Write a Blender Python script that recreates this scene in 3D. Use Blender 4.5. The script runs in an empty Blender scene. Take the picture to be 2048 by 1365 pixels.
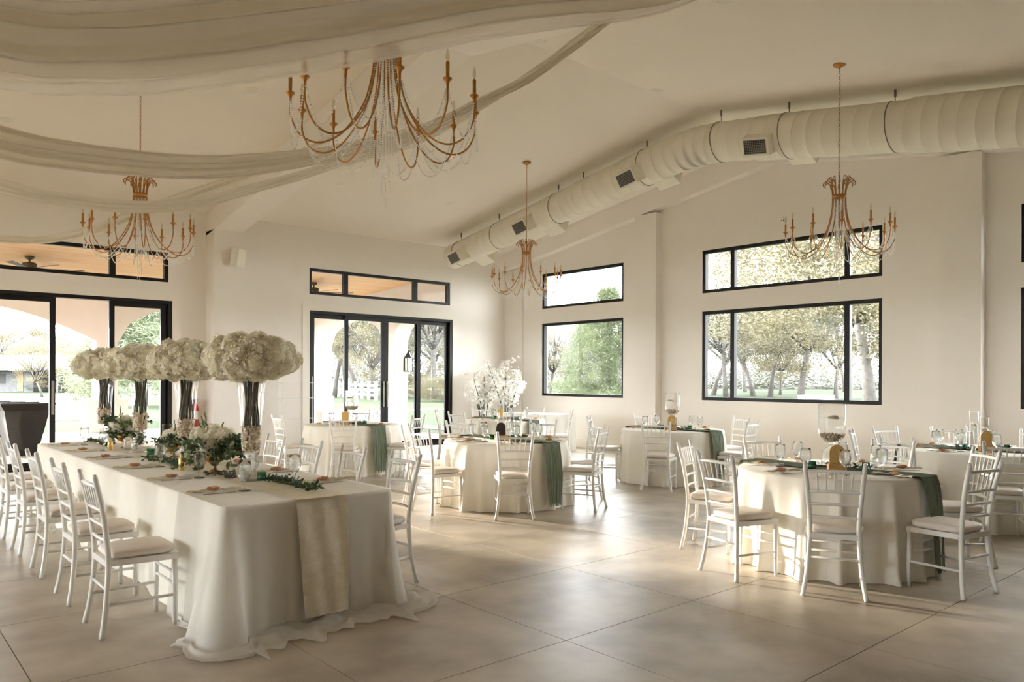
import bpy, math, random
from math import sin, cos, pi, radians, sqrt, atan2
from mathutils import Vector, Matrix
random.seed(7)
S = bpy.context.scene
COL = S.collection

# ------------------------------------------------------------------ camera
cam = bpy.data.objects.new('camera', bpy.data.cameras.new('camera'))
COL.objects.link(cam)
cam.data.sensor_width = 36.0
cam.data.lens = 1529.772 / 2048 * 36
cam.data.shift_y = (758.76 - 682.5) / 2048
cam.data.clip_end = 600
cam.matrix_world = (Matrix.Translation((0, 0, 1.51)) @ Matrix.Rotation(-radians(41.123), 4, 'Z')
                    @ Matrix.Rotation(radians(90), 4, 'X') @ Matrix.Rotation(radians(0.224), 4, 'Z'))
S.camera = cam

# ------------------------------------------------------------------ world, sun, exposure
W = bpy.data.worlds.new('hazy_sky'); S.world = W; W.use_nodes = True
bg = W.node_tree.nodes['Background']
bg.inputs['Color'].default_value = (0.965, 0.985, 1.015, 1)
bg.inputs['Strength'].default_value = 3.4
sun = bpy.data.lights.new('sun', 'SUN'); sun.energy = 4.5; sun.angle = radians(3.2); sun.color = (1.0, 0.89, 0.77)
suno = bpy.data.objects.new('sun', sun); COL.objects.link(suno)
SUN_EL = radians(7.2)
sun_travel = Vector((0.27 * cos(SUN_EL), -0.963 * cos(SUN_EL), -sin(SUN_EL)))
suno.rotation_euler = sun_travel.to_track_quat('-Z', 'Y').to_euler()
suno.location = (-4, 30, 12)
S.view_settings.view_transform = 'Standard'
S.view_settings.look = 'None'
S.view_settings.gamma = 1.0
S.view_settings.use_curve_mapping = False
S.view_settings.exposure = 2.95
try:
    c = S.cycles
    c.use_denoising = True
    c.max_bounces = 10; c.diffuse_bounces = 6; c.glossy_bounces = 4
    c.transmission_bounces = 6; c.transparent_max_bounces = 24
    c.caustics_reflective = False; c.caustics_refractive = False
    c.sample_clamp_indirect = 6.0
except Exception:
    pass

# ------------------------------------------------------------------ materials
def mat(name, col, rough=0.6, metal=0.0, col2=None, scale=6.0, detail=4.0, bump=0.0, bscale=None, spec=0.5, coat=0.0,
        stretch=None, sheen=0.0, trans=0.0):
    m = bpy.data.materials.new(name); m.use_nodes = True
    nt = m.node_tree; b = nt.nodes['Principled BSDF']
    b.inputs['Base Color'].default_value = (*col, 1); b.inputs['Roughness'].default_value = rough
    b.inputs['Metallic'].default_value = metal; b.inputs['Specular IOR Level'].default_value = spec
    b.inputs['Coat Weight'].default_value = coat; b.inputs['Sheen Weight'].default_value = sheen
    co = None
    if col2 or bump:
        g = nt.nodes.new('ShaderNodeNewGeometry'); co = g.outputs['Position']
        if stretch:
            mp = nt.nodes.new('ShaderNodeMapping'); mp.inputs['Scale'].default_value = stretch
            nt.links.new(co, mp.inputs['Vector']); co = mp.outputs['Vector']
    if col2:
        n = nt.nodes.new('ShaderNodeTexNoise'); n.inputs['Scale'].default_value = scale; n.inputs['Detail'].default_value = detail
        r = nt.nodes.new('ShaderNodeValToRGB')
        r.color_ramp.elements[0].color = (*col, 1); r.color_ramp.elements[1].color = (*col2, 1)
        r.color_ramp.elements[0].position = 0.35; r.color_ramp.elements[1].position = 0.65
        nt.links.new(co, n.inputs['Vector']); nt.links.new(n.outputs['Fac'], r.inputs['Fac'])
        nt.links.new(r.outputs['Color'], b.inputs['Base Color'])
    if bump:
        n2 = nt.nodes.new('ShaderNodeTexNoise'); n2.inputs['Scale'].default_value = bscale or scale; n2.inputs['Detail'].default_value = 5
        bp = nt.nodes.new('ShaderNodeBump'); bp.inputs['Strength'].default_value = bump; bp.inputs['Distance'].default_value = 0.01
        nt.links.new(co, n2.inputs['Vector']); nt.links.new(n2.outputs['Fac'], bp.inputs['Height'])
        nt.links.new(bp.outputs['Normal'], b.inputs['Normal'])
    if trans:
        t = nt.nodes.new('ShaderNodeBsdfTranslucent'); t.inputs['Color'].default_value = (*col, 1)
        mx = nt.nodes.new('ShaderNodeMixShader'); mx.inputs['Fac'].default_value = trans
        nt.links.new(b.outputs[0], mx.inputs[1]); nt.links.new(t.outputs[0], mx.inputs[2])
        nt.links.new(mx.outputs[0], nt.nodes['Material Output'].inputs['Surface'])
    return m

def glass(name, tint=(0.97, 0.98, 0.97), ior=1.45, rough=0.0, boost=1.0):
    m = bpy.data.materials.new(name); m.use_nodes = True; nt = m.node_tree
    nt.nodes.remove(nt.nodes['Principled BSDF'])
    t = nt.nodes.new('ShaderNodeBsdfTransparent'); t.inputs['Color'].default_value = (*tint, 1)
    g = nt.nodes.new('ShaderNodeBsdfGlossy'); g.inputs['Roughness'].default_value = rough
    f = nt.nodes.new('ShaderNodeLayerWeight'); f.inputs['Blend'].default_value = 0.5      # facing is the same from both sides of the thin glass
    pw = nt.nodes.new('ShaderNodeMath'); pw.operation = 'POWER'; pw.inputs[1].default_value = 5.0
    mu = nt.nodes.new('ShaderNodeMath'); mu.operation = 'MULTIPLY_ADD'; mu.inputs[1].default_value = 0.8
    mu.inputs[2].default_value = ((ior-1)/(ior+1))**2*boost; mu.use_clamp = True
    mx = nt.nodes.new('ShaderNodeMixShader')
    nt.links.new(f.outputs['Facing'], pw.inputs[0]); nt.links.new(pw.outputs[0], mu.inputs[0]); nt.links.new(mu.outputs[0], mx.inputs['Fac'])
    nt.links.new(t.outputs[0], mx.inputs[1]); nt.links.new(g.outputs[0], mx.inputs[2])
    nt.links.new(mx.outputs[0], nt.nodes['Material Output'].inputs['Surface'])
    return m

def cut_glass(name, tint=(1, 1, 1), ior=1.3, fac=0.6):
    m = glass(name, (0.985, 0.987, 0.985), 1.45, 0.02, 1.3); nt = m.node_tree
    out = nt.nodes['Material Output']; prev = out.inputs['Surface'].links[0].from_socket
    g = nt.nodes.new('ShaderNodeBsdfRefraction'); g.inputs['IOR'].default_value = ior; g.inputs['Roughness'].default_value = 0.0; g.inputs['Color'].default_value = (*tint, 1)
    mx = nt.nodes.new('ShaderNodeMixShader'); mx.inputs['Fac'].default_value = fac
    nt.links.new(prev, mx.inputs[1]); nt.links.new(g.outputs[0], mx.inputs[2]); nt.links.new(mx.outputs[0], out.inputs['Surface'])
    return m

def sheer(name, col, opacity, trans=0.5):
    m = bpy.data.materials.new(name); m.use_nodes = True; nt = m.node_tree
    b = nt.nodes['Principled BSDF']; b.inputs['Base Color'].default_value = (*col, 1); b.inputs['Roughness'].default_value = 0.8
    b.inputs['Specular IOR Level'].default_value = 0.2
    tl = nt.nodes.new('ShaderNodeBsdfTranslucent'); tl.inputs['Color'].default_value = (*col, 1)
    m1 = nt.nodes.new('ShaderNodeMixShader'); m1.inputs['Fac'].default_value = trans
    tp = nt.nodes.new('ShaderNodeBsdfTransparent')
    m2 = nt.nodes.new('ShaderNodeMixShader'); m2.inputs['Fac'].default_value = opacity
    nt.links.new(b.outputs[0], m1.inputs[1]); nt.links.new(tl.outputs[0], m1.inputs[2])
    nt.links.new(tp.outputs[0], m2.inputs[1]); nt.links.new(m1.outputs[0], m2.inputs[2])
    nt.links.new(m2.outputs[0], nt.nodes['Material Output'].inputs['Surface'])
    return m

M = dict(
    wall=mat('painted_plaster', (0.87, 0.82, 0.755), 0.75, col2=(0.855, 0.805, 0.74), scale=1.5, bump=0.05, bscale=60),
    ceil=mat('ceiling_paint', (0.86, 0.795, 0.70), 0.8, col2=(0.845, 0.78, 0.685), scale=1.2, bump=0.03, bscale=50),
    absorber=mat('light_absorbing_wall', (0.09, 0.075, 0.06), 0.8, col2=(0.08, 0.065, 0.05), scale=2),  # invented dark colour that swallows bounce light behind the viewer
    trim=mat('trim_paint', (0.87, 0.82, 0.73), 0.5, bump=0.02, bscale=20),
    floor=mat('stained_concrete', (0.33, 0.28, 0.212), 0.40, col2=(0.54, 0.475, 0.385), scale=1.9, detail=14, bump=0.06, bscale=6, spec=0.45),
    joint=mat('saw_cut_joint', (0.24, 0.19, 0.14), 0.9),
    black=mat('black_aluminium', (0.007, 0.0065, 0.0065), 0.45, col2=(0.011, 0.010, 0.009), scale=20, spec=0.3),
    glass=glass('window_glass', (0.965, 0.975, 0.97), 1.12),
    crystal=glass('clear_crystal', (0.982, 0.985, 0.982), 1.5, 0.02, 1.3),
    bead=mat('crystal_bead', (0.98, 0.97, 0.94), 0.2, spec=0.9, trans=0.45),
    water=glass('water', (0.975, 0.982, 0.98), 1.33, 0.0, 1.0),
    goblet=cut_glass('goblet_glass', (0.97, 0.98, 0.975), 1.25, 0.55),
    facet=cut_glass('vase_glass', (0.985, 0.99, 0.985), 1.12, 0.4),
    votive=glass('green_glass', (0.42, 0.68, 0.58), 1.45, 0.08, 1.3),
    chair=mat('white_lacquer', (0.86, 0.85, 0.82), 0.28, col2=(0.84, 0.83, 0.80), scale=30, spec=0.5),
    cushion=mat('ivory_vinyl', (0.82, 0.755, 0.68), 0.55, col2=(0.79, 0.725, 0.65), scale=12, bump=0.05, bscale=40),
    cloth=mat('ivory_linen', (0.89, 0.85, 0.755), 0.85, col2=(0.87, 0.83, 0.735), scale=9, bump=0.08, bscale=180, spec=0.15, sheen=0.2),
    cloth2=mat('white_linen', (0.88, 0.865, 0.82), 0.85, bump=0.08, bscale=180, spec=0.15),
    napkin=mat('cream_gauze', (0.84, 0.78, 0.62), 0.9, col2=(0.88, 0.83, 0.70), scale=40, bump=0.05, bscale=120, spec=0.1),
    rust=mat('terracotta_ribbon', (0.56, 0.22, 0.09), 0.7, col2=(0.66, 0.33, 0.18), scale=60, bump=0.2, bscale=150),
    green=mat('sage_gauze', (0.15, 0.185, 0.13), 0.95, col2=(0.225, 0.26, 0.195), scale=25, bump=0.4, bscale=120, stretch=(3, 0.6, 0.4), spec=0.05),
    sequin=mat('champagne_sequin', (0.78, 0.69, 0.52), 0.5, col2=(0.85, 0.78, 0.63), scale=14, detail=8, bump=0.5, bscale=160, spec=0.5),
    gold=mat('antique_gold', (0.52, 0.25, 0.07), 0.36, 0.8, col2=(0.42, 0.18, 0.045), scale=30),
    goldsign=mat('brushed_gold', (0.84, 0.58, 0.22), 0.3, 0.35, col2=(0.72, 0.45, 0.13), scale=40, stretch=(1, 1, 6)),
    oak=mat('light_wood_block', (0.62, 0.40, 0.16), 0.5, col2=(0.50, 0.30, 0.10), scale=30, stretch=(1, 6, 1)),
    darkback=mat('dark_sign_back', (0.035, 0.025, 0.018), 0.5),
    bulb=glass('bulb_glass', (0.93, 0.88, 0.76), 1.5, 0.1, 1.5),
    petal=mat('ivory_petal', (0.92, 0.875, 0.72), 0.7, col2=(0.96, 0.935, 0.83), scale=18, spec=0.2, trans=0.4),
    blossom=mat('white_blossom', (0.93, 0.91, 0.86), 0.7, spec=0.2, trans=0.3),
    leaf=mat('dark_foliage', (0.035, 0.075, 0.03), 0.55, col2=(0.08, 0.13, 0.05), scale=30, spec=0.4),
    leaf2=mat('soft_green_foliage', (0.12, 0.19, 0.09), 0.6, col2=(0.19, 0.25, 0.11), scale=30),
    stem=mat('dark_stem', (0.05, 0.048, 0.03), 0.7, col2=(0.12, 0.105, 0.07), scale=30),
    pebble=mat('river_pebble', (0.66, 0.51, 0.35), 0.6, col2=(0.82, 0.71, 0.55), scale=40),
    steel=mat('cutlery_steel', (0.42, 0.37, 0.31), 0.25, 0.9),
    duct=mat('painted_duct', (0.83, 0.78, 0.66), 0.5, col2=(0.80, 0.75, 0.63), scale=4, spec=0.4),
    grille=mat('vent_grille', (0.30, 0.28, 0.24), 0.5), dark=mat('dark_void', (0.02, 0.02, 0.018), 0.8),
    plastic=mat('white_plastic', (0.78, 0.74, 0.66), 0.5), red=mat('red_enamel', (0.50, 0.02, 0.015), 0.3),
    paper=mat('label_paper', (0.80, 0.76, 0.68), 0.6), wire=mat('hanger_wire', (0.22, 0.19, 0.15), 0.4, 0.6),
    candle=mat('wax', (0.88, 0.82, 0.70), 0.5),
    voile=sheer('single_voile', (0.90, 0.86, 0.78), 0.55, 0.5), drape=sheer('sheer_voile', (0.86, 0.80, 0.69), 0.95, 0.28), chiffon=sheer('chiffon', (0.95, 0.935, 0.90), 0.72, 0.35),
    stucco=mat('porch_stucco', (0.66, 0.61, 0.555), 0.9, col2=(0.64, 0.59, 0.535), scale=3, bump=0.2, bscale=60),
    porchfloor=mat('porch_concrete', (0.30, 0.285, 0.26), 0.8, col2=(0.26, 0.245, 0.225), scale=2),
    bronze=mat('fan_bronze', (0.10, 0.085, 0.05), 0.5, 0.5), planter=mat('dark_planter', (0.010, 0.009, 0.008), 0.5, col2=(0.016, 0.014, 0.012), scale=8),
    bark=mat('tree_bark', (0.055, 0.05, 0.044), 0.9, col2=(0.09, 0.08, 0.072), scale=5, bump=0.5, bscale=12),
    tleaf=mat('oak_leaves', (0.105, 0.097, 0.06), 0.7, col2=(0.18, 0.158, 0.10), scale=0.8, trans=0.25, spec=0.2),
    tleaf2=mat('grey_green_leaves', (0.08, 0.084, 0.066), 0.7, col2=(0.13, 0.127, 0.10), scale=0.8, trans=0.25, spec=0.2),
    pleaf=mat('pine_needles', (0.11, 0.13, 0.078), 0.7, col2=(0.18, 0.20, 0.12), scale=1.2, trans=0.25, spec=0.2),
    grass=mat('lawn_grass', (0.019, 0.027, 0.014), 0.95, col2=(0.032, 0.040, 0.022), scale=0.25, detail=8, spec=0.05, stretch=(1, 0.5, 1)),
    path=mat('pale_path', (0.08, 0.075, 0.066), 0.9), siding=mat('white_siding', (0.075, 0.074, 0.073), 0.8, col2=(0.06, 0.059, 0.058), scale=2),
    shingle=mat('mauve_shingle', (0.022, 0.0165, 0.017), 0.9, col2=(0.03, 0.023, 0.024), scale=3), fence=mat('white_vinyl', (0.80, 0.80, 0.78), 0.6),
    doorwood=mat('stained_door', (0.12, 0.075, 0.03), 0.6), whitebox=mat('white_box', (0.85, 0.85, 0.83), 0.7),
)
# porch ceiling: tongue and groove cedar (boards are a few pixels wide: drawn by the material)
m = bpy.data.materials.new('cedar_boards'); m.use_nodes = True; nt = m.node_tree; b = nt.nodes['Principled BSDF']; b.inputs['Roughness'].default_value = 0.55
g = nt.nodes.new('ShaderNodeNewGeometry'); mp = nt.nodes.new('ShaderNodeMapping'); mp.inputs['Scale'].default_value = (0.12, 9.0, 1)
n = nt.nodes.new('ShaderNodeTexNoise'); n.inputs['Scale'].default_value = 1.0; n.inputs['Detail'].default_value = 6
r = nt.nodes.new('ShaderNodeValToRGB'); r.color_ramp.elements[0].color = (0.50, 0.275, 0.12, 1); r.color_ramp.elements[1].color = (0.64, 0.395, 0.20, 1)
r.color_ramp.elements[0].position = 0.3; r.color_ramp.elements[1].position = 0.7
nt.links.new(g.outputs['Position'], mp.inputs['Vector']); nt.links.new(mp.outputs['Vector'], n.inputs['Vector'])
nt.links.new(n.outputs['Fac'], r.inputs['Fac']); nt.links.new(r.outputs['Color'], b.inputs['Base Color']); M['cedar'] = m

# ------------------------------------------------------------------ mesh helpers
class MB:
    def __init__(s): s.v = []; s.f = []
    def box(s, x0, x1, y0, y1, z0, z1):
        i = len(s.v)
        s.v += [(x0, y0, z0), (x1, y0, z0), (x1, y1, z0), (x0, y1, z0), (x0, y0, z1), (x1, y0, z1), (x1, y1, z1), (x0, y1, z1)]
        s.f += [(i, i+3, i+2, i+1), (i+4, i+5, i+6, i+7), (i, i+1, i+5, i+4), (i+1, i+2, i+6, i+5), (i+2, i+3, i+7, i+6), (i+3, i, i+4, i+7)]
        return s
    def hexa(s, p):                              # 8 points: bottom 4 ccw, top 4 ccw
        i = len(s.v); s.v += [tuple(q) for q in p]
        s.f += [(i, i+3, i+2, i+1), (i+4, i+5, i+6, i+7), (i, i+1, i+5, i+4), (i+1, i+2, i+6, i+5), (i+2, i+3, i+7, i+6), (i+3, i, i+4, i+7)]
        return s
    def prism(s, poly, z0, z1):
        i = len(s.v); n = len(poly)
        s.v += [(x, y, z0) for x, y in poly] + [(x, y, z1) for x, y in poly]
        s.f += [tuple(range(i+n-1, i-1, -1)), tuple(range(i+n, i+2*n))]
        s.f += [(i+k, i+(k+1) % n, i+n+(k+1) % n, i+n+k) for k in range(n)]
        return s
    def tube(s, pts, r, n=8, cap=True, closed=False):
        pts = [Vector(p) for p in pts]; N = len(pts)
        rs = r if isinstance(r, (list, tuple)) else [r] * N
        i0 = len(s.v); up = None
        for k in range(N):
            a = pts[(k-1) % N] if (closed or k > 0) else pts[k]; c_ = pts[(k+1) % N] if (closed or k < N-1) else pts[k]
            t = (c_ - a).normalized()
            if up is None:
                up = Vector((0, 0, 1)) if abs(t.z) < 0.9 else Vector((1, 0, 0))
            x = t.cross(up)
            if x.length < 1e-5: x = t.orthogonal()
            x.normalize(); up = x.cross(t).normalized()
            for j in range(n):
                a_ = 2*pi*j/n
                s.v.append(tuple(pts[k] + (x*cos(a_) + up*sin(a_)) * rs[k]))
        for k in range(N if closed else N-1):
            k2 = (k+1) % N
            for j in range(n):
                j2 = (j+1) % n
                s.f.append((i0+k*n+j, i0+k*n+j2, i0+k2*n+j2, i0+k2*n+j))
        if cap and not closed:
            s.f.append(tuple(i0+j for j in range(n-1, -1, -1))); s.f.append(tuple(i0+(N-1)*n+j for j in range(n)))
        return s
    def lathe(s, prof, n=16, c=(0, 0, 0), cap=False):
        i0 = len(s.v)
        for r_, z in prof:
            for j in range(n):
                a = 2*pi*j/n; s.v.append((c[0]+r_*cos(a), c[1]+r_*sin(a), c[2]+z))
        for k in range(len(prof)-1):
            for j in range(n):
                j2 = (j+1) % n
                s.f.append((i0+k*n+j, i0+k*n+j2, i0+(k+1)*n+j2, i0+(k+1)*n+j))
        if cap:
            s.f.append(tuple(i0+j for j in range(n-1, -1, -1))); s.f.append(tuple(i0+(len(prof)-1)*n+j for j in range(n)))
        return s
    def grid(s, fn, nu, nv, closeu=False):
        i0 = len(s.v); mu = nu if closeu else nu+1
        for a in range(mu):
            for b_ in range(nv+1): s.v.append(tuple(fn(a/nu, b_/nv)))
        for a in range(nu):
            a2 = (a+1) % mu
            for b_ in range(nv):
                s.f.append((i0+a*(nv+1)+b_, i0+a2*(nv+1)+b_, i0+a2*(nv+1)+b_+1, i0+a*(nv+1)+b_+1))
        return s
    def ball(s, c, rx, ry=None, rz=None, n=8, m_=5):
        ry = ry or rx; rz = rz or rx
        return s.lathe_e(c, rx, ry, rz, n, m_)
    def lathe_e(s, c, rx, ry, rz, n, m_):
        i0 = len(s.v)
        s.v.append((c[0], c[1], c[2]-rz))
        for k in range(1, m_):
            t = -pi/2 + pi*k/m_
            for j in range(n):
                a = 2*pi*j/n; s.v.append((c[0]+rx*cos(t)*cos(a), c[1]+ry*cos(t)*sin(a), c[2]+rz*sin(t)))
        s.v.append((c[0], c[1], c[2]+rz)); e = len(s.v)-1
        for j in range(n):
            j2 = (j+1) % n
            s.f.append((i0, i0+1+j2, i0+1+j)); s.f.append((e, e-n+j, e-n+j2))
            for k in range(m_-2): s.f.append((i0+1+k*n+j, i0+1+k*n+j2, i0+1+(k+1)*n+j2, i0+1+(k+1)*n+j))
        return s
    def octa(s, c, r_):
        i = len(s.v); x, y, z = c
        s.v += [(x+r_, y, z), (x-r_, y, z), (x, y+r_, z), (x, y-r_, z), (x, y, z+r_*1.2), (x, y, z-r_*1.2)]
        s.f += [(i, i+2, i+4), (i+2, i+1, i+4), (i+1, i+3, i+4), (i+3, i, i+4), (i+2, i, i+5), (i+1, i+2, i+5), (i+3, i+1, i+5), (i, i+3, i+5)]
        return s
    def quad(s, a, b_, c_, d):
        i = len(s.v); s.v += [tuple(a), tuple(b_), tuple(c_), tuple(d)]; s.f.append((i, i+1, i+2, i+3)); return s
    def mesh(s, name, m_, smooth=False):
        me = bpy.data.meshes.new(name); me.from_pydata(s.v, [], s.f); me.update()
        if m_: me.materials.append(m_)
        if smooth: me.polygons.foreach_set('use_smooth', [True]*len(me.polygons))
        return me
    def build(s, name, m_, parent=None, smooth=False, loc=None):
        return link(name, s.mesh(name, m_, smooth), parent, loc)

def link(name, me, parent=None, loc=None):
    o = bpy.data.objects.new(name, me); COL.objects.link(o)
    if parent: o.parent = parent
    if loc: o.location = loc
    return o
def tag(o, label=None, cat=None, group=None, kind=None):
    if label: o['label'] = label
    if cat: o['category'] = cat
    if group: o['group'] = group
    if kind: o['kind'] = kind
    return o
def thing(name, label, cat, loc=(0, 0, 0), rz=0.0, group=None, kind=None):
    o = bpy.data.objects.new(name, None); COL.objects.link(o); o.empty_display_size = 0.1
    o.location = loc; o.rotation_euler = (0, 0, rz)
    return tag(o, label, cat, group, kind)
def copy_tree(o, loc=None, rz=None, label=None, group=None, parent=None):
    c_ = o.copy(); COL.objects.link(c_)
    if parent: c_.parent = parent
    for ch in o.children: copy_tree(ch, parent=c_)
    if loc is not None: c_.location = loc
    if rz is not None: c_.rotation_euler = (0, 0, rz)
    if label: c_['label'] = label
    if group: c_['group'] = group
    return c_
def once(proto, used=[]):
    """first placement uses the prototype itself, later ones a copy"""
    if proto.name in used: return None
    used.append(proto.name); return proto
def place(proto, loc, rz, label, group=None):
    o = once(proto)
    if o is None: return copy_tree(proto, loc, rz, label, group)
    o.location = loc; o.rotation_euler = (0, 0, rz); o['label'] = label
    if group: o['group'] = group
    return o
def struct(name, mb, m_, parent=None, smooth=False):
    o = mb.build(name, m_, parent, smooth)
    if not parent: o['kind'] = 'structure'
    return o
rnd = random.uniform

# ================================================================== ROOM
XR, YF, XL, YB = 12.345, 14.362, -8.7, -0.55
RY, RZ, SL = 7.1, 5.73, 0.161
def cz(y): return RZ - SL*abs(y-RY)
# floor panels (saw-cut concrete, 1.22 x 1.20 m)
fl = struct('floor', MB().box(XL-.2, XR+.2, YB-.2, YF+.14, -0.12, -0.006), M['joint'])
GX, GY, SX, SY = 3.146, 4.32, 1.222, 1.199
fm = {}
i = -10
while GX + i*SX < XR:
    j = -5
    while GY + j*SY < YF:
        x0, x1 = max(GX+i*SX, XL), min(GX+(i+1)*SX, XR); y0, y1 = max(GY+j*SY, YB), min(GY+(j+1)*SY, YF+.1)
        if x1-x0 > .05 and y1-y0 > .05:
            key = (round(x1-x0, 3), round(y1-y0, 3))
            if key not in fm:
                w, h = key; w -= .0035; h -= .0035
                fm[key] = MB().hexa([(0, 0, -.02), (w, 0, -.02), (w, h, -.02), (0, h, -.02), (.001, .001, 0), (w-.001, .001, 0), (w-.001, h-.001, 0), (.001, h-.001, 0)]).mesh('floor_panel', M['floor'])
            link('floor_panel', fm[key], fl, (x0+.00175, y0+.00175, 0))
        j += 1
    i += 1
# ceiling: two slopes as one slab
mb = MB()
for ya, yb in ((YB-.25, RY), (RY, YF+.25)):
    za, zb = cz(ya), cz(yb)
    mb.hexa([(XL-.25, ya, za), (XR+.25, ya, za), (XR+.25, yb, zb), (XL-.25, yb, zb), (XL-.25, ya, za+.2), (XR+.25, ya, za+.2), (XR+.25, yb, zb+.2), (XL-.25, yb, zb+.2)])
struct('ceiling', mb, M['ceil'])

def wall_with_holes(name, u0, u1, top, holes, mk):
    """top(u): wall height; holes: (u0,u1,z0,z1); mk(u0,u1,z0,z1a,z1b) adds a block"""
    us = sorted(set([u0, u1] + [h[0] for h in holes] + [h[1] for h in holes] + ([RY] if u0 < RY < u1 and top(RY) != top(u0) else [])))
    for a, b_ in zip(us, us[1:]):
        hs = sorted([h for h in holes if h[0] <= a+1e-6 and h[1] >= b_-1e-6], key=lambda h: h[2])
        z = -0.1
        for h in hs:
            if h[2] > z+1e-6: mk(a, b_, z, h[2], h[2])
            z = h[3]
        mk(a, b_, z, top(a)+.08, top(b_)+.08)
D1, D2, D0 = (0.83, 4.43), (7.087, 10.681), (-6.2, -2.6)
ZD, ZT0, ZT1 = 2.887, 3.219, 3.751
mb = MB()
wall_with_holes('b', XL-.2, XR+.2, lambda u: cz(YF), [(a, b_, -.1, ZD) for a, b_ in (D0, D1, D2)] + [(a+.0, b_-.06, ZT0, ZT1) for a, b_ in (D0, D1, D2)],
                lambda a, b_, z0, z1, z2: mb.box(a, b_, YF, YF+.2, z0, z1))
struct('wall_back', mb, M['wall'])
WA, WB, WC = (10.586, 13.093), (5.259, 8.632), (0.86, 3.37)
ZL0, ZL1, ZU0, ZU1 = 1.121, 2.816, 3.163, 3.979
mb = MB()
wall_with_holes('r', YB-.2, YF+.2, cz, [(a, b_, ZL0, ZL1) for a, b_ in (WA, WB, WC)] + [(a, b_, ZU0, ZU1) for a, b_ in (WA, WB, WC)],
                lambda a, b_, z0, z1, z2: mb.hexa([(XR, a, z0), (XR+.2, a, z0), (XR+.2, b_, z0), (XR, b_, z0), (XR, a, z1), (XR+.2, a, z1), (XR+.2, b_, z2), (XR, b_, z2)]))
struct('wall_right', mb, M['wall'])
LH = [(6.2, 9.6)]
mb = MB()
wall_with_holes('l', YB-.2, YF+.2, cz, [(a, b_, 0.15, 3.6) for a, b_ in LH],
                lambda a, b_, z0, z1, z2: mb.hexa([(XL-.2, a, z0), (XL, a, z0), (XL, b_, z0), (XL-.2, b_, z0), (XL-.2, a, z1), (XL, a, z1), (XL, b_, z2), (XL-.2, b_, z2)]))
struct('wall_left', mb, M['wall'])
mb = MB(); FH = []
wall_with_holes('f', XL-.2, XR+.2, lambda u: cz(YB), [(a, b_, 0.1, ZD) for a, b_ in FH], lambda a, b_, z0, z1, z2: mb.box(a, b_, YB-.2, YB, z0, z1))
struct('wall_front', mb, M['absorber'])  # unseen wall, made dark to dim the foreground
# pilasters and boxed beams
k = 1
def trim(mb, mt='wall'):
    global k
    o = struct('trim_%d' % k, mb, M[mt]); k += 1; return o
def beam(x0, x1, y0=YB, y1=YF, dep=.42):
    mb = MB()
    for ya, yb in ((y0, RY), (RY, y1)):
        za, zb = cz(ya), cz(yb)
        mb.hexa([(x0, ya, za-dep), (x1, ya, za-dep), (x1, yb, zb-dep), (x0, yb, zb-dep), (x0, ya, za+.01), (x1, ya, za+.01), (x1, yb, zb+.01), (x0, yb, zb+.01)])
    trim(mb)
for x0 in (5.03, -1.97):
    beam(x0, x0+.52); trim(MB().box(x0, x0+.52, YF-.40, YF+.01, 0, cz(YF-.4)-.42)); trim(MB().box(x0, x0+.52, YB-.01, YB+.3, 0, cz(YB)-.4))
beam(XR-.2, XR+.01)
for a, b_, d in ((3.80, 4.34, .2), (9.58, 10.12, .2), (13.72, 14.36, .06)):
    trim(MB().box(XR-d, XR+.01, a, b_, 0, min(cz(a), cz(b_))-.40))
# baseboards
mb = MB()
for a, b_ in ((XL, D0[0]-.15), (D0[1]+.15, -1.97), (-1.45, D1[0]-.15), (D1[1]+.15, 5.03), (5.55, D2[0]-.15), (D2[1]+.15, XR)): mb.box(a, b_, YF-.018, YF, 0, .19)
for x0 in (5.03, -1.97): mb.box(x0-.018, x0+.538, YF-.418, YF-.4, 0, .19).box(x0-.018, x0, YF-.4, YF, 0, .19).box(x0+.52, x0+.538, YF-.4, YF, 0, .19)
struct('baseboard_back', mb, M['trim'])
mb = MB().box(XR-.018, XR, YB, 3.8, 0, .19).box(XR-.018, XR, 4.34, 9.58, 0, .19).box(XR-.018, XR, 10.12, 13.72, 0, .19)
for a, b_ in ((3.80, 4.34), (9.58, 10.12)): mb.box(XR-.218, XR-.2, a-.018, b_+.018, 0, .19).box(XR-.2, XR, a-.018, a, 0, .19)
struct('baseboard_right', mb, M['trim'])

# ------------------------------------------------------------------ doors and windows
def bars(mb, rects, d0, d1, axis):
    for u0, u1, z0, z1 in rects:
        if axis == 'x': mb.box(u0, u1, d0, d1, z0, z1)
        else: mb.box(d0, d1, u0, u1, z0, z1)
    return mb
def frame_rects(u0, u1, z0, z1, w, wt=None, wb=None):
    wt = wt or w; wb = wb or w
    return [(u0, u0+w, z0, z1), (u1-w, u1, z0, z1), (u0+w, u1-w, z1-wt, z1), (u0+w, u1-w, z0, z0+wb)]
wn = [1]
def window(u0, u1, z0, z1, mulls, axis, d0, label, w=.062):
    t = thing('window_%d' % wn[0], label, None, kind='structure'); wn[0] += 1
    bars(MB(), frame_rects(u0, u1, z0, z1, w), d0, d0+.09, axis).build('window_frame', M['black'], t)
    es = [u0+w] + [e for m_ in mulls for e in m_] + [u1-w]
    for a, b_ in mulls: bars(MB(), [(a, b_, z0+w, z1-w)], d0, d0+.09, axis).build('mullion', M['black'], t)
    for a, b_ in zip(es[::2], es[1::2]): bars(MB(), [(a, b_, z0+w, z1-w)], d0+.04, d0+.048, axis).build('pane', M['glass'], t)
    return t
window(D1[0], D1[1]-.06, ZT0, ZT1, [(1.69, 1.79), (3.42, 3.51)], 'x', YF+.03, 'black framed transom above the open glass door')
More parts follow.
